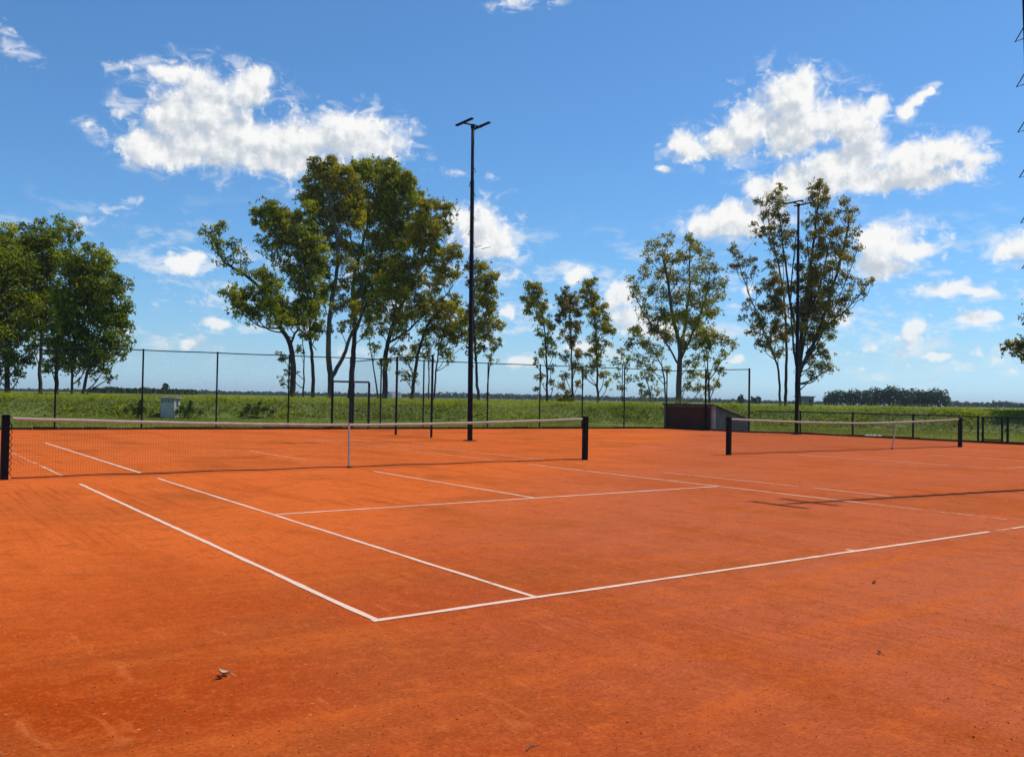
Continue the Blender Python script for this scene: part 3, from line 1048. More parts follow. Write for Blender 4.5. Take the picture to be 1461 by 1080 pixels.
make_tree(81, [(.17, [(683, 569), (680, 530), (677, 480), (676, 430), (682, 390)]), (.07, [(693, 569), (698, 530), (703, 495)])],
          [(672, 378, 12, .7), (686, 382, 14, .8), (700, 396, 12, .8), (690, 408, 16, .9), (676, 404, 13, .8), (702, 418, 11, .8), (684, 430, 16, .9), (698, 440, 14, .9), (674, 446, 13, .8), (690, 458, 16, .9), (706, 464, 12, .8), (716, 466, 8, .6), (680, 476, 14, .85), (698, 482, 13, .8), (684, 496, 11, .6), (706, 496, 10, .4), (700, 512, 9, .3), (670, 500, 9, .4), (712, 486, 7, .3)],
          'slim olive tree behind the central mast, rightmost of the middle grove', 'leafB', seed=16, group=GM, cover=3.2)

# --- slim trio
make_tree(86, [(.13, [(781, 576), (780, 530), (778, 490), (774, 450), (764, 415)])],
          [(757, 412, 11, .9), (768, 416, 10, .9), (748, 425, 8, .6), (760, 428, 13, .9), (772, 436, 11, .9), (756, 444, 10, .7), (774, 454, 12, .8), (784, 468, 10, .7), (772, 476, 9, .5), (782, 490, 12, .7), (790, 506, 8, .5), (774, 506, 9, .5), (764, 518, 7, .35), (786, 526, 8, .4), (770, 540, 9, .4), (790, 545, 7, .35), (766, 555, 6, .3)],
          'slim pale green tree, leftmost of the trio near the picture centre', 'leafB', seed=20, group=GT, leaf=(.24, .105), cover=3.5)
make_tree(87, [(.14, [(817, 576), (816, 530), (814, 480), (812, 430)])],
          [(808, 420, 11, .9), (798, 430, 9, .8), (818, 428, 11, .9), (808, 442, 13, .9), (822, 446, 10, .9), (800, 455, 9, .7), (812, 462, 12, .8), (824, 468, 10, .7), (804, 480, 9, .5), (816, 488, 11, .7), (824, 505, 9, .6), (808, 510, 9, .5), (822, 525, 10, .6), (806, 535, 9, .4), (802, 552, 9, .45), (812, 567, 10, 1), (798, 570, 9, 1), (826, 548, 8, .5)],
          'slim darker tree with a bush at its foot, middle of the trio', 'leafC', seed=21, group=GT, leaf=(.24, .105), cover=3.5)
make_tree(85, [(.14, [(853, 576), (852, 530), (850, 480), (846, 440), (840, 410)])],
          [(836, 408, 10, .9), (846, 404, 8, .8), (832, 420, 9, .8), (848, 420, 11, .9), (840, 434, 12, .9), (856, 440, 11, .9), (866, 455, 9, .7), (848, 454, 12, .8), (872, 470, 9, .6), (858, 472, 12, .8), (846, 484, 10, .6), (866, 492, 8, .5), (854, 500, 11, .8), (840, 505, 9, .5), (852, 520, 11, .7), (862, 536, 9, .5), (838, 532, 10, .5), (828, 525, 7, .3), (868, 548, 7, .35)],
          'slim yellow green tree, rightmost of the trio', 'leafB', seed=22, group=GT, leaf=(.24, .105), cover=3.5)
make_tree(88, [(.07, [(888, 577), (888, 540), (890, 505)])],
          [(886, 502, 9, .4), (896, 512, 9, .4), (878, 516, 8, .35), (888, 524, 10, .4), (880, 538, 9, .35), (896, 540, 8, .3), (888, 552, 8, .3)],
          'thin pale sapling right of the slim trio', 'leafD', seed=23, leaf=(.26, .12), cover=2.2)

# --- broad tree
make_tree(84, [(.34, [(968, 577), (969, 530), (970, 500), (960, 450), (952, 400), (946, 360)]), (.2, [(970, 505), (980, 450), (984, 400), (984, 350)]), (.15, [(970, 515), (990, 470), (1005, 430), (1012, 390)]), (.12, [(968, 520), (945, 480), (920, 450), (905, 420)]), (.1, [(950, 566), (946, 530), (930, 500), (908, 485)])],
          [(934, 352, 12, .42), (952, 345, 12, .42), (926, 368, 12, .36), (944, 366, 14, .42), (960, 372, 12, .4), (984, 344, 12, .5), (996, 356, 13, .5), (978, 366, 13, .45), (1010, 366, 11, .42), (1004, 382, 14, .5), (1024, 384, 11, .38), (1030, 402, 12, .38), (922, 390, 13, .36), (944, 394, 16, .4), (968, 396, 15, .42), (990, 400, 16, .5), (1012, 410, 14, .5), (904, 404, 10, .34), (910, 422, 13, .38), (934, 420, 16, .44), (958, 424, 17, .5), (982, 426, 16, .6), (1004, 432, 17, .6), (1026, 424, 12, .4), (898, 398, 8, .25), (922, 446, 14, .5), (944, 450, 17, .7), (968, 456, 18, .7), (992, 456, 18, .7), (1014, 448, 14, .6), (930, 470, 15, .6), (954, 478, 16, .6), (908, 474, 13, .55), (898, 490, 11, .5), (920, 494, 14, .55), (940, 502, 12, .5), (980, 486, 15, .55), (1000, 480, 13, .5), (912, 516, 12, .45), (930, 525, 10, .4), (986, 516, 12, .45), (992, 535, 12, .5), (978, 552, 9, .5), (1000, 556, 10, .6), (950, 530, 9, .3), (958, 400, 10, .3)],
          'broad open crowned tree behind the brick shelter', 'leafB', 'barkpale', seed=30, group=GR, cover=3.1, leaf=(.25, .10))
make_tree(80, [(.11, [(1012, 578), (1011, 540), (1010, 510), (1016, 485)]), (.06, [(1011, 545), (1030, 515), (1048, 498)])],
          [(1008, 478, 13, .8), (1022, 478, 12, .7), (998, 490, 11, .7), (1014, 494, 12, .7), (1034, 488, 10, .55), (1048, 494, 8, .4), (1030, 504, 9, .45), (1004, 510, 10, .6), (1018, 518, 10, .45), (1028, 530, 9, .4), (1008, 536, 8, .45), (1022, 548, 9, .4), (1014, 556, 7, .3)],
          'small tree with drooping tufts at the right foot of the broad open crowned tree', 'leafB', seed=31, group=GR, leaf=(.24, .105))
make_tree(90, [(.09, [(929, 577), (926, 555), (920, 535)])],
          [(922, 535, 10, .45), (932, 545, 9, .45), (914, 548, 8, .35), (926, 558, 9, .5), (938, 560, 8, .4), (906, 540, 7, .3), (916, 562, 7, .3)],
          'low sparse sapling left of the broad open crowned tree', 'leafD', seed=32, leaf=(.28, .12), cover=2.3)

# --- broom shaped tree
make_tree(78, [(.30, [(1138, 578), (1139, 540), (1142, 500), (1150, 430), (1160, 350), (1168, 275)]), (.20, [(1140, 530), (1165, 480), (1185, 420), (1205, 350), (1212, 300)]), (.12, [(1150, 505), (1180, 465), (1210, 440), (1240, 405)]),
               (.15, [(1142, 505), (1128, 430), (1118, 360), (1110, 290)]), (.12, [(1145, 470), (1172, 400), (1186, 330)]), (.11, [(1139, 540), (1131, 480), (1128, 420), (1134, 350), (1140, 310)]), (.10, [(1141, 530), (1152, 460), (1158, 400), (1150, 335)]), (.09, [(1143, 530), (1176, 470), (1198, 425), (1224, 355)])],
          [(1166, 268, 11, .62), (1176, 276, 9, .6), (1160, 284, 10, .6), (1172, 294, 13, .6), (1166, 312, 13, .58), (1182, 314, 11, .5), (1160, 332, 12, .58), (1176, 336, 13, .58), (1204, 292, 11, .38), (1216, 300, 9, .34), (1196, 306, 9, .34), (1210, 318, 11, .38), (1222, 330, 9, .34), (1196, 330, 12, .45), (1206, 346, 12, .45), (1222, 352, 10, .38), (1190, 356, 13, .55), (1170, 360, 13, .65), (1156, 366, 12, .65), (1208, 372, 12, .45), (1188, 382, 13, .6), (1168, 390, 14, .75), (1152, 400, 13, .8), (1204, 396, 11, .42), (1184, 408, 13, .65), (1164, 418, 15, .85), (1148, 432, 14, .85), (1218, 404, 9, .3), (1232, 406, 9, .32), (1244, 402, 8, .3), (1228, 420, 9, .3), (1214, 424, 10, .38), (1198, 428, 12, .55), (1180, 436, 14, .8), (1160, 450, 15, .9), (1144, 462, 13, .85), (1206, 444, 10, .4), (1190, 456, 12, .65), (1172, 468, 13, .8), (1154, 482, 13, .8), (1184, 480, 10, .45), (1168, 498, 11, .6), (1180, 510, 10, .5), (1160, 516, 11, .6), (1174, 526, 10, .5), (1160, 536, 9, .4), (1186, 524, 8, .35), (1130, 410, 11, .8), (1136, 440, 12, .9), (1128, 470, 11, .7), (1140, 380, 10, .6), (1136, 352, 9, .5), (1128, 332, 9, .45), (1148, 410, 12, .9), (1168, 440, 13, .9), (1146, 445, 12, .9), (1178, 422, 12, .8), (1160, 392, 11, .7), (1136, 496, 9, .5), (1148, 350, 9, .5), (1150, 320, 8, .4), (1190, 336, 10, .5), (1200, 366, 10, .5), (1176, 352, 11, .6)],
          'tall broom shaped brownish tree right of the mast, highest on the right', 'leafC', seed=40, group=GR, cover=3.3, leaf=(.24, .09), spread=.45)
make_tree(80, [(.17, [(1121, 578), (1122, 540), (1122, 490), (1118, 420), (1104, 350), (1092, 300)]), (.12, [(1113, 578), (1111, 530), (1098, 490), (1076, 440), (1062, 400), (1050, 365)])],
          [(1110, 272, 10, .5), (1098, 284, 9, .45), (1084, 290, 9, .36), (1116, 290, 11, .5), (1102, 304, 12, .5), (1088, 310, 9, .36), (1118, 314, 12, .55), (1106, 328, 12, .55), (1092, 330, 10, .38), (1080, 336, 9, .3), (1074, 322, 7, .3), (1118, 342, 12, .65), (1104, 352, 11, .55), (1116, 368, 11, .65), (1100, 378, 10, .5), (1046, 356, 8, .5), (1054, 366, 8, .5), (1048, 380, 9, .5), (1062, 378, 8, .45), (1074, 370, 8, .4), (1078, 384, 7, .35), (1066, 394, 8, .38), (1104, 400, 12, .8), (1092, 408, 11, .75), (1114, 412, 12, .85), (1080, 416, 8, .35), (1104, 428, 13, .85), (1092, 440, 12, .75), (1114, 444, 13, .9), (1078, 446, 9, .36), (1064, 440, 8, .25), (1060, 456, 8, .3), (1086, 462, 13, .75), (1104, 468, 14, .85), (1072, 472, 10, .42), (1118, 480, 12, .8), (1096, 488, 12, .7), (1082, 490, 9, .4), (1110, 502, 10, .6), (1068, 430, 7, .25)],
          'broom shaped brownish tree left of the mast with two thin stems', 'leafC', seed=41, group=GR, cover=3.3, leaf=(.24, .09), spread=.45)
make_tree(66, [(.22, [(1540, 582), (1538, 530), (1530, 480), (1520, 430)]), (.08, [(1532, 500), (1500, 490), (1465, 490)])],
          [(1438, 494, 9, .7), (1452, 492, 10, .7), (1464, 486, 12, .7), (1456, 504, 9, .6), (1466, 512, 10, .7), (1480, 500, 15, .8), (1470, 462, 10, .7), (1490, 460, 22, .9), (1515, 430, 30, 1), (1540, 470, 34, 1), (1510, 490, 22, .9), (1560, 420, 34, 1)],
          'overhanging dark leafy branch of a tree cut by the right picture edge', 'leafC', seed=42, leaf=(.26, .12), group=GR)


# ------------------------------------------------------------------ distance
def far_mass(name, D, profile, lab, seed, leaf=(1.3, .9), per=1., kind='stuff', cat='far trees', dj=10):
    """profile: (px, top y) pairs; crowns packed along the bearing at distance D"""
    r = np.random.default_rng(seed)
    xs = np.array([p[0] for p in profile], float)
    ys = np.array([p[1] for p in profile], float)
    V_, T_ = [], []
    sm = D / FOC
    x = xs[0]
    while x < xs[-1]:
        yt = np.interp(x, xs, ys) + r.normal(0, 1.0)
        dd = D + r.uniform(-dj, dj)
        top = at(x, yt, dd)
        base = ground_z(np.array([top[0]]), np.array([top[1]]))[0]
        h = max(1.2, top[2] - base)
        w = min(h * .62, 9)
        n = int(per * 110 * max(.3, h * w / 30))
        c = np.array([top[0], top[1], base + h * .52])
        d = unit(r.normal(size=(n, 3)))
        p = c + d * np.array([w * .8, w * .8, h * .58]) * r.uniform(.3, 1, (n, 1)) ** .5
        V_.append(leaf_quads(p, unit(d + (0, 0, .4) + r.normal(size=(n, 3)) * .5), leaf[0], leaf[1], r))
        T_.append(np.clip(.45 + r.normal(0, .16) + r.normal(0, .15, n), 0, 1))
        x += max(.8, w * .62 / sm * r.uniform(.6, 1.1))
    o = np_mesh(name, np.concatenate(V_), 4, 'farleaf', None, ('tint', np.concatenate(T_)))
    tag(o, lab, cat, kind=kind)
    return o


far_mass('distant_wood', 300, [(1178, 571), (1184, 559), (1196, 557), (1206, 562), (1214, 556), (1226, 560), (1240, 558), (1252, 553), (1262, 556), (1270, 551), (1284, 553), (1296, 557), (1306, 555), (1318, 557), (1326, 560), (1334, 555), (1346, 558), (1352, 568)],
         'dark distant wood standing on the right horizon', 50, leaf=(.8, .55), per=5., dj=14)
far_mass('distant_trees', 800, [(-20, 556), (140, 557), (152, 553), (165, 553), (190, 556), (205, 553), (222, 556), (250, 559), (280, 558), (330, 559), (420, 561), (470, 561), (560, 563), (600, 562), (640, 561), (690, 562), (760, 564), (830, 565), (900, 567), (960, 567), (1010, 570), (1060, 571), (1120, 573), (1180, 574)],
         'low blue green line of trees along the left and middle horizon', 51, leaf=(2.2, 1.4), per=.8, dj=60)
far_mass('distant_trees', 700, [(1350, 574), (1362, 573), (1375, 574), (1392, 574), (1410, 575), (1430, 574), (1461, 576), (1520, 576)],
         'low dark line of trees along the far right horizon', 52, leaf=(1.8, 1.2), per=.9, dj=40)
far_mass('distant_hedge', 230, [(128, 562), (140, 559), (150, 556), (160, 554), (172, 555), (190, 558), (204, 554), (214, 556), (232, 557), (246, 560), (262, 562), (280, 563)],
         'dark bushy clump of low trees on the left horizon behind the cabinet', 53, leaf=(.7, .45), per=1.4, dj=8, cat='far hedge')
make_tree(240, [(.22, [(237, 564), (237, 556), (237, 551)])], [(237, 550, 4, .9), (234, 555, 4, .8), (240, 557, 4, .8), (236, 560, 5, .8)],
          'single small far tree rising above the low hedge behind the cabinet', 'farleaf', seed=54, leaf=(.7, .4))
make_tree(300, [(.3, [(1057, 577), (1057, 571), (1057, 567)])], [(1057, 567, 4, 1), (1056, 572, 5, 1), (1060, 574, 4, 1)],
          'small far tree just left of the tall fence end post', 'farleaf', seed=55, leaf=(.9, .5))
make_tree(300, [(.3, [(1079, 578), (1079, 574), (1078, 570)])], [(1075, 571, 4, 1), (1081, 570, 5, 1), (1078, 575, 5, 1)],
          'small round far tree just right of the tall fence end post', 'farleaf', seed=56, leaf=(.9, .5))

# far shed beside the right mast
p = at(1148, 579, 150)
gz = float(ground_z(np.array([p[0]]), np.array([p[1]]))[0])
root = empty('shed', (p[0], p[1], gz))
tag(root, 'small grey shed on the plain just right of the floodlight mast', 'shed')
rz = math.atan2(AR[1], AR[0]) + .25
MB().box((p[0], p[1], gz + .65), (2.2, 1.8, 1.5), rz).build('wall', 'shed', root)
MB().box((p[0], p[1], gz + 1.46), (2.6, 2.2, .16), rz, .02).build('roof', 'shed', root)
cc, ss = math.cos(rz), math.sin(rz)
MB().box((p[0] + .5 * cc + .92 * ss, p[1] + .5 * ss - .92 * cc, gz + .45), (.6, .06, 1.0), rz).build('door', 'roofing', root)
p = at(562, 568, 330)
gz = float(ground_z(np.array([p[0]]), np.array([p[1]]))[0])
root = empty('farmhouse', (p[0], p[1], gz))
tag(root, 'tiny white house far off between the middle grove trunks', 'house')
MB().box((p[0], p[1], gz + .8), (4.5, 3, 1.7), .3).build('wall', 'white', root)
MB().prism([(p[0] - 2.4, p[1] - 1.7, gz + 1.66), (p[0] - 2.4, p[1] + 1.7, gz + 1.66), (p[0] - 2.4, p[1], gz + 2.3)], (0, 0, 0), (4.8, 0, 0)).build('roof', 'shed', root)


# ------------------------------------------------------------------ bank weeds and grass
def bank_weeds():
    r = np.random.default_rng(77)
    n = 900000
    x = r.uniform(-22, 64, n)
    y = r.uniform(-2, 74, n)
    s = bank_s(x, y)
    lump = .5 + .34 * wob(x, y, .85) + .26 * wob(x + 9, y - 4, 2.1) + .16 * wob(x - 5, y + 2, 4.3)
    keep = (s > -.3) & (s < 9) & (r.uniform(0, 1, n) < np.where(s < 5.5, 1., .5))
    view = (x - CX) * AF[0] + (y - CY) * AF[1]
    lat = (x - CX) * AR[0] + (y - CY) * AR[1]
    keep &= (view > 5) & (np.abs(lat) < view * .66)
    x, y, s, lump = x[keep], y[keep], s[keep], lump[keep]
    n = len(x)
    z0 = ground_z(x, y)
    big = np.clip(lump - .35, 0, 1)
    hgt = (.05 + .30 * big * np.clip(1.3 - np.abs(s - 2.2) / 3.0, .22, 1)) * r.uniform(.1, 1., n)
    hgt = np.where(s < .4, hgt * .6, hgt)
    p = np.stack([x, y, z0 + hgt], 1)
    nrm = unit(np.stack([r.normal(0, .6, n), r.normal(0, .6, n) - .2, np.full(n, .9)], 1))
    sz = .10 + .10 * big
    V_ = leaf_quads(p, nrm, sz[:, None] * 1.3, sz[:, None] * .6, r, .1)
    t = np.clip(.42 + .16 * wob(x - 3, y + 8, .5) + r.normal(0, .14, n) - .35 * (s < 3.0) * np.clip(.75 - hgt * 2.2 - .3 * lump, 0, 1) * 1.4 + .15 * (s > 3.0) + .25 * (hgt > .22), 0, 1)  # hollows of the lower bank: shade and brownish growth put into the tint
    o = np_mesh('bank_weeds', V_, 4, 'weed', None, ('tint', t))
    tag(o, 'leafy green weeds and rough grass covering the bank', 'weeds', kind='stuff')
    # thin tall stalks on top of the bank
    k = r.choice(n, 5000, replace=False)
    k = k[(s[k] > 2.5) & (s[k] < 7)]
    a = np.stack([x[k], y[k], z0[k]], 1)
    b = a + np.stack([r.normal(0, .06, len(k)), r.normal(0, .06, len(k)), r.uniform(.2, .55, len(k))], 1)
    wd = np.array([AR * .012])
    q = np.stack([a - wd, a + wd, b + wd * .3, b - wd * .3], 1).reshape(-1, 3)
    o = np_mesh('grass_stalks', q, 4, 'blade', None, ('tint', r.uniform(.2, 1, len(k))))
    tag(o, 'thin grass stalks sticking up along the top of the bank', 'grass', kind='stuff')


bank_weeds()


def lawn():
    r = np.random.default_rng(78)
    n = 260000
    x = r.uniform(-16, 54, n)
    y = r.uniform(-2, 62, n)
    s = bank_s(x, y)
    fv = fence_v(x)
    outside = np.where(x < 33.5, y > fv + .05, np.where(y > 24.5, x > 36.4, x > 35.08))
    edge = np.where(x < 33.4, y - fv, np.maximum(x - 35, 0))
    view = (x - CX) * AF[0] + (y - CY) * AF[1]
    lat = (x - CX) * AR[0] + (y - CY) * AR[1]
    keep = outside & (s < .2) & (view > 5) & (np.abs(lat) < view * .64)
    x, y, edge = x[keep], y[keep], edge[keep]
    n = len(x)
    h = np.where(edge < .5, r.uniform(.03, .16, n), r.uniform(.02, .07, n)) * (1 + .6 * (wob(x, y, 2.3) > .55))
    a = np.stack([x, y, np.full(n, -.03)], 1)
    lean = np.stack([r.normal(0, .04, n), r.normal(0, .04, n), h + .03], 1)
    th = r.uniform(0, math.pi, n)
    wd = np.stack([np.cos(th), np.sin(th), np.zeros(n)], 1) * .022
    b = a + lean
    q = np.stack([a - wd, a + wd, b + wd * .3, b - wd * .3], 1).reshape(-1, 3)
    o = np_mesh('lawn_grass', q, 4, 'blade', None, ('tint', np.clip(.45 + .3 * wob(x, y, .4) + r.normal(0, .2, n), 0, 1)))
    tag(o, 'short mown grass strip between the fences and the bank', 'grass', kind='stuff')


lawn()


# ------------------------------------------------------------------ loose brick grit on the clay
def clay_grit():
    r = np.random.default_rng(91)
    n = 26000
    dist = 2.6 + 13.5 * r.uniform(0, 1, n) ** 1.3
    ang = YAW + r.uniform(-.60, .60, n)
    x, y = CX + np.sin(ang) * dist, CY + np.cos(ang) * dist
    cl = .5 + .5 * wob(x, y, 1.7) * wob(x + 3, y - 8, .6)
    keep = r.uniform(0, 1, n) < .25 + .75 * np.clip(cl, 0, 1)
    x, y = x[keep], y[keep]
    n = len(x)
    sz = (.0016 + .0034 * r.uniform(0, 1, n) ** 3.5)[:, None]
    c = np.stack([x, y, np.full(n, .0012)], 1)
    th = r.uniform(0, 2 * math.pi, n)
    ax = np.stack([np.cos(th), np.sin(th), np.zeros(n)], 1) * sz * r.uniform(.8, 1.7, (n, 1))
    ay = np.stack([-np.sin(th), np.cos(th), np.zeros(n)], 1) * sz * r.uniform(.6, 1.1, (n, 1))
    up = np.array([[0, 0, 1.]]) * sz * r.uniform(.5, 1.1, (n, 1)) + r.normal(0, .25, (n, 3)) * sz
    corners = [c + ax, c + ay, c - ax, c - ay]
    tris = [np.stack([corners[i], corners[(i + 1) % 4], c + up], 1) for i in range(4)]
    t = np.clip(np.where(r.uniform(0, 1, n) < .55, r.uniform(.0, .25, n), r.uniform(.35, 1., n)), 0, 1)
    o = np_mesh('clay_grit', np.concatenate(tris).reshape(-1, 3), 3, 'grit', None, ('tint', np.tile(t, 4)))
    tag(o, 'loose dark and pale brick crumbs scattered over the clay', 'grit', kind='stuff')


clay_grit()


# ------------------------------------------------------------------ small litter on the clay
def fallen_leaf(x, y, rz, L, Wd, curl, mat, lab):
    n = 7
    vs, fs = [], []
    ca, sa = math.cos(rz), math.sin(rz)
    for i in range(n):
        t = i / (n - 1)
        w = Wd * math.sin(math.pi * (.06 + .90 * t)) ** .8 / 2
        z = .006 + curl * (2 * t - 1) ** 2 * .6
        for s in (-1, 0, 1):
            lx, ly = (t - .5) * L, s * w
            vs.append((x + lx * ca - ly * sa, y + lx * sa + ly * ca, z + abs(s) * curl * .8))
    for i in range(n - 1):
        for j in range(2):
            a = i * 3 + j
            fs.append((a, a + 3, a + 4, a + 1))
    root = empty('fallen_leaf', (x, y, 0))
    tag(root, lab, 'leaf')
    MB().add(vs, fs).build('blade', mat, root, True)
    MB().tube([(x - L / 2 * ca, y - L / 2 * sa, .006 + curl * .6), (x - (L / 2 + .03) * ca, y - (L / 2 + .03) * sa, .006)], .0016, 5).build('stalk', mat, root)


fallen_leaf(-1.19, -.60, 2.2, .075, .034, .020, 'deadleaf', 'pale curled dry leaf lying on the clay at the lower left')
fallen_leaf(-1.225, -.64, .4, .05, .028, .012, 'darkleaf', 'small dark leaf touching the pale curled leaf')
fallen_leaf(4.15, -1.02, .3, .065, .032, .010, 'darkleaf', 'dark red leaf on the clay below the baseline at right')
fallen_leaf(2.23, -2.27, 1.2, .035, .02, .008, 'darkleaf', 'tiny dark leaf on the clay near the lower right corner')
fallen_leaf(-2.33, -.05, .7, .035, .02, .008, 'darkleaf', 'dark little leaf on the clay left of the pale curled leaf')
root = empty('twig', (-.42, -2.29, 0))
tag(root, 'short dark twig on the clay at the bottom edge of the picture', 'twig')
MB().tube([(-.45, -2.31, .006), (-.42, -2.29, .010), (-.37, -2.29, .006)], [.003, .004, .002], 6).build('stick', 'twigwood', root)
MB().tube([(-.42, -2.29, .009), (-.40, -2.265, .008)], [.0022, .0012], 5).build('side_shoot', 'darkleaf', root)
root = empty('stone_slab', (36.2, 19.5, 0))
tag(root, 'pale flat stone lying in the grass behind the low fence', 'stone')
sv = []
st = MB()
st.box((36.2, 19.5, .02), (.4, .5, .10), .3, .03)
st.box((36.25, 19.1, .03), (.3, .3, .09), .7, .03)
st.build('stone', 'white', root)

# ------------------------------------------------------------------ air
hm, hnt = new_mat('haze_air')
hk = NT(hnt)
pv = hk.n('ShaderNodeVolumePrincipled')
pv.inputs['Color'].default_value = c4(.78, .89, 1.0)
pv.inputs['Density'].default_value = .00017
pv.inputs['Anisotropy'].default_value = .1
ho = hk.n('ShaderNodeOutputMaterial')
hnt.links.new(pv.outputs[0], ho.inputs['Volume'])
MAT['haze'] = hm
tag(MB().box((20, 30, 15.2), (7200, 7200, 33.0)).build('haze', 'haze'), 'pale blue summer air between the courts and the horizon', 'haze', kind='stuff')

# ------------------------------------------------------------------ light and sky
SUN = np.array([6.03, -.5, 11.3])
SUN = SUN / np.linalg.norm(SUN)
ELEV = math.asin(SUN[2])
AZ = math.atan2(SUN[0], SUN[1])        # clockwise from +Y
ld = bpy.data.lights.new('sun', 'SUN')
ld.energy = 3.6
ld.angle = math.radians(.53)
ld.color = (1.0, .96, .90)
lo = bpy.data.objects.new('sun', ld)
lo.rotation_euler = Vector(SUN).to_track_quat('Z', 'Y').to_euler()
lo.location = (10, 0, 40)
COL.objects.link(lo)

world = bpy.data.worlds.new('World')
sc.world = world
world.use_nodes = True
wt = world.node_tree
for n in list(wt.nodes):
    wt.nodes.remove(n)
k = NT(wt)
sky = k.n('ShaderNodeTexSky', sky_type='NISHITA')
sky.sun_disc = False
sky.sun_elevation = ELEV
sky.sun_rotation = AZ
sky.altitude = 30
sky.air_density = 1.0
sky.dust_density = .35
sky.ozone_density = 8.0

# real cumulus banks, each by bearing and elevation: (px, py, rx, ry) as surveyed in the photograph
CL = """205 208 42 22;250 172 50 50;300 148 52 44;350 124 38 28;376 118 14 20;255 215 66 22;330 200 66 42;410 205 58 38;480 200 56 36;540 202 40 32;390 228 110 18;246 108 26 14;188 97 26 8 .7;178 158 11 12 0.3;240 84 14 5 0.6;126 178 14 11 0.72
28 79 28 15 0.35;14 44 16 9 0.6;742 2 44 10 0.4;120 314 19 9 0.45;160 299 26 7 0.6;190 288 13 11 0.4;268 380 40 13;286 372 22 14;290 430 21 11 0.3;322 412 34 13 0.5;306 462 24 9;271 490 15 7;233 490 7 6 0.6
690 330 42 34;716 346 20 19;660 312 18 20;700 356 28 14;728 394 24 8 0.3;760 399 18 5 0.5;728 441 20 10;830 387 22 12;822 396 17 9;884 426 22 24;900 456 28 24;650 248 16 6 0.75;698 254 17 6 0.75
948 240 14 5;974 206 23 24;992 220 28 16;1040 206 38 24;1080 172 38 36;1130 142 42 38;1155 124 26 24;1130 186 62 34;1195 170 48 32;1250 156 24 22;1222 190 44 14;1290 158 16 11;1314 145 18 12;1302 152 15 11;1328 136 13 9;1340 127 13 8 0.45
1180 240 34 24;1230 225 44 34;1255 256 68 18;1305 226 48 27;1355 216 42 24;1394 230 24 18;1330 250 58 16;1130 260 34 28;1090 272 28 20;1168 266 38 24;1010 322 26 17;1040 310 28 22;1062 325 34 14;1095 300 30 24
1260 346 48 24;1296 356 38 13;1256 380 42 14;1350 346 20 11 0.5;1345 362 10 11 0.5;1445 356 34 17;1464 344 24 19;1350 414 42 13;1386 418 26 7;1440 413 18 7 0.55;1352 441 6 4 0.6;1400 457 36 10;1327 452 11 5 0.6
1270 486 42 20 0.2;1306 476 23 19;1240 498 24 9 0.55;1337 476 9 11 0.6;1336 508 23 8;1382 524 42 11 0.5;1426 510 24 13 0.3;1230 528 23 7 0.6;1202 458 23 13;1055 515 11 5;745 516 24 9;1290 520 20 6 0.7;940 470 20 14;1072 412 14 9;500 500 30 8 0.6;150 505 18 6 0.7;830 500 26 8;1195 505 18 7 0.6;1260 540 26 8 .4;1310 548 30 8 .5;1400 500 20 8 .3;1420 470 18 7 .4;1350 490 14 7 .5;1220 440 14 8 .4;300 500 24 7 .5;180 480 16 6 .6;1445 530 30 9 0.55"""
blobs = []
for part in CL.replace('\n', ';').split(';'):
    x, y, rx, ry, *fn = [float(q) for q in part.split()]

    def azel(px, py):
        d = ray(px, py)
        d = d / np.linalg.norm(d)
        return math.degrees(math.atan2(d[0], d[1])), math.degrees(math.asin(d[2]))
    gr = 1.14 if rx > 24 else 1.02
    rx, ry = rx * gr, ry * gr
    a, e = azel(x, y)
    a2, _ = azel(x + rx, y)
    _, e2 = azel(x, y - ry)
    blobs.append((a, e, a2 - a, e2 - e, (.70 + .36 * fn[0]) if fn else 0.))

gen = k.n('ShaderNodeTexCoord').outputs['Generated']
sep = k.n('ShaderNodeSeparateXYZ')
k.put(sep.inputs[0], gen)
DEG = 180 / math.pi
azs = k.math('MULTIPLY', k.math('ARCTAN2', sep.outputs[0], sep.outputs[1]), DEG)
els = k.math('MULTIPLY', k.math('ARCSINE', sep.outputs[2]), DEG)
cmb = k.n('ShaderNodeCombineXYZ')
k.put(cmb.inputs[0], azs)
k.put(cmb.inputs[1], els)
ae = cmb.outputs[0]


def cloud_field(vec):
    w1 = k.noise(vec, .40, 3, .55, '2D').outputs['Color']
    wv = k.vmath('MULTIPLY', k.vmath('SUBTRACT', w1, (.5, .5, .5)), (1.9, 1.2, 0))
    p = k.vmath('ADD', vec, wv)
    acc = None
    for (a, e, ra, re, fn) in blobs:
        q = k.vmath('MULTIPLY_ADD', p, (1 / ra, 1 / re, 0), (-a / ra, -e / re, fn))
        d = k.vmath('LENGTH', q)
        if acc is None:
            acc = d
        else:
            nd = k.n('ShaderNodeMath', operation='SMOOTH_MIN')
            k.put(nd.inputs[0], acc)
            k.put(nd.inputs[1], d)
            nd.inputs[2].default_value = .5
            acc = nd.outputs[0]
    return acc


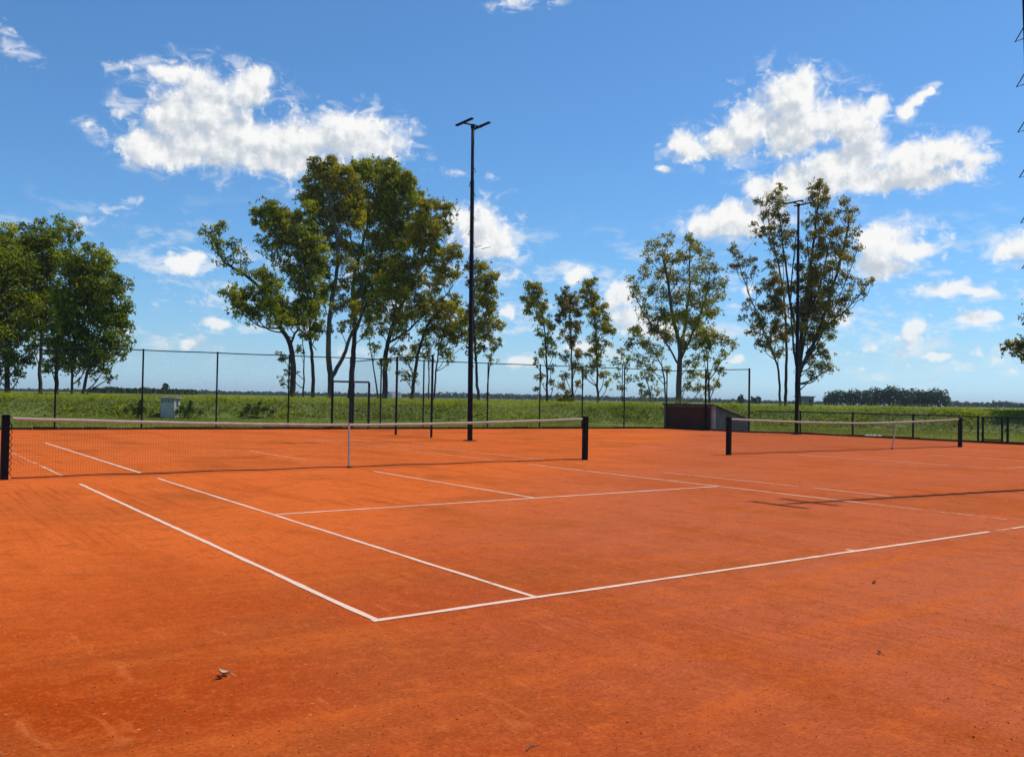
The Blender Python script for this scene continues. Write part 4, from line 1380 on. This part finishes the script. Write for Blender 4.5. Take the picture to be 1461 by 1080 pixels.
d0 = cloud_field(ae)
fa = k.noise(ae, .50, 5, .55, '2D').outputs[0]
fbv = k.vmath('ADD', ae, k.vmath('MULTIPLY', k.noise(ae, 1.6, 3, .5, '2D').outputs['Color'], (.5, .5, 0)))
fb = k.noise(fbv, 1.6, 6, .54, '2D').outputs[0]
billow = k.math('ABSOLUTE', k.math('SUBTRACT', fb, .5))          # rounded heads between sharp creases
edge = k.math('SUBTRACT', .16, billow)
dens = k.math('ADD', k.math('SUBTRACT', 1.12, d0), k.math('MULTIPLY', k.math('SUBTRACT', fa, .5), 1.15))
dens = k.math('ADD', dens, k.math('MULTIPLY', edge, -.85))
dens = k.math('ADD', dens, k.math('MULTIPLY', k.math('SUBTRACT', fb, .5), .55))
alpha = k.mapr(dens, -.14, .56, 0, 1, True)
# thin veils low over the plain
veil = k.noise(k.mapping(ae, (.34, .80, 1)), 1., 8, .62, '2D').outputs[0]
veil = k.math('MULTIPLY', k.mapr(veil, .50, .72, 0, .62, True), k.math('MULTIPLY', k.mapr(els, 1.0, 3.5, 0, 1, True), k.mapr(els, 6.5, 13., 1, 0, True)))
alpha = k.math('MULTIPLY', alpha, k.mapr(els, 1.0, 9.0, .74, 1.0))
# light from above right: compare with the cloud a little towards the sun
d1 = cloud_field(k.vmath('ADD', ae, (.5, 1.25, 0)))
fa1 = k.noise(k.vmath('ADD', ae, (.30, .55, 0)), .50, 5, .55, '2D').outputs[0]
relief = k.math('ADD', k.math('MULTIPLY', k.math('SUBTRACT', fa1, fa), 3.6), k.math('MULTIPLY_ADD', edge, .7, k.math('MULTIPLY', k.math('SUBTRACT', .5, fb), 1.3)))
shade = k.mapr(k.math('ADD', k.math('SUBTRACT', 1.0, d1), relief), -.30, 1.35, 0, 1, True)
fringe = k.noise(k.mapping(ae, (.5, 1.0, 1), (0, 0, .35)), 1.1, 6, .58, '2D', .5).outputs[0]
fringe = k.math('MULTIPLY', k.mapr(fringe, .46, .68, 0, .55, True), k.mapr(dens, -.75, .05, 0, 1, True))
alpha = k.math('MAXIMUM', alpha, k.math('MULTIPLY', fringe, k.mapr(els, 1.0, 6.0, .3, 1.0)))
ccol = k.mix(shade, c4(9.6, 9.6, 9.5), c4(5.7, 6.3, 7.0))
grade = k.mix(k.mapr(els, .5, 9., 0, 1), c4(1.0, 1.20, 1.40), c4(.88, 1.22, 1.36))
grade = k.mix(k.mapr(els, .2, 3.2, 0, 1, True), c4(.98, 1.37, 1.82), grade)
skyf = k.mix(veil, k.vmath('MULTIPLY', sky.outputs[0], grade), c4(8.2, 8.6, 8.9))
skyf = k.mix(alpha, skyf, ccol)
bg = k.n('ShaderNodeBackground')
k.put(bg.inputs[0], skyf)
bg.inputs[1].default_value = .10
wo = k.n('ShaderNodeOutputWorld')
wt.links.new(bg.outputs[0], wo.inputs[0])

# ------------------------------------------------------------------ render settings
sc.view_settings.view_transform = 'Standard'
sc.view_settings.look = 'None'
sc.view_settings.gamma = 1.0
sc.view_settings.exposure = 0.0
sc.view_settings.use_curve_mapping = False
sc.cycles.max_bounces = 6
sc.cycles.transparent_max_bounces = 8
sc.cycles.use_denoising = True
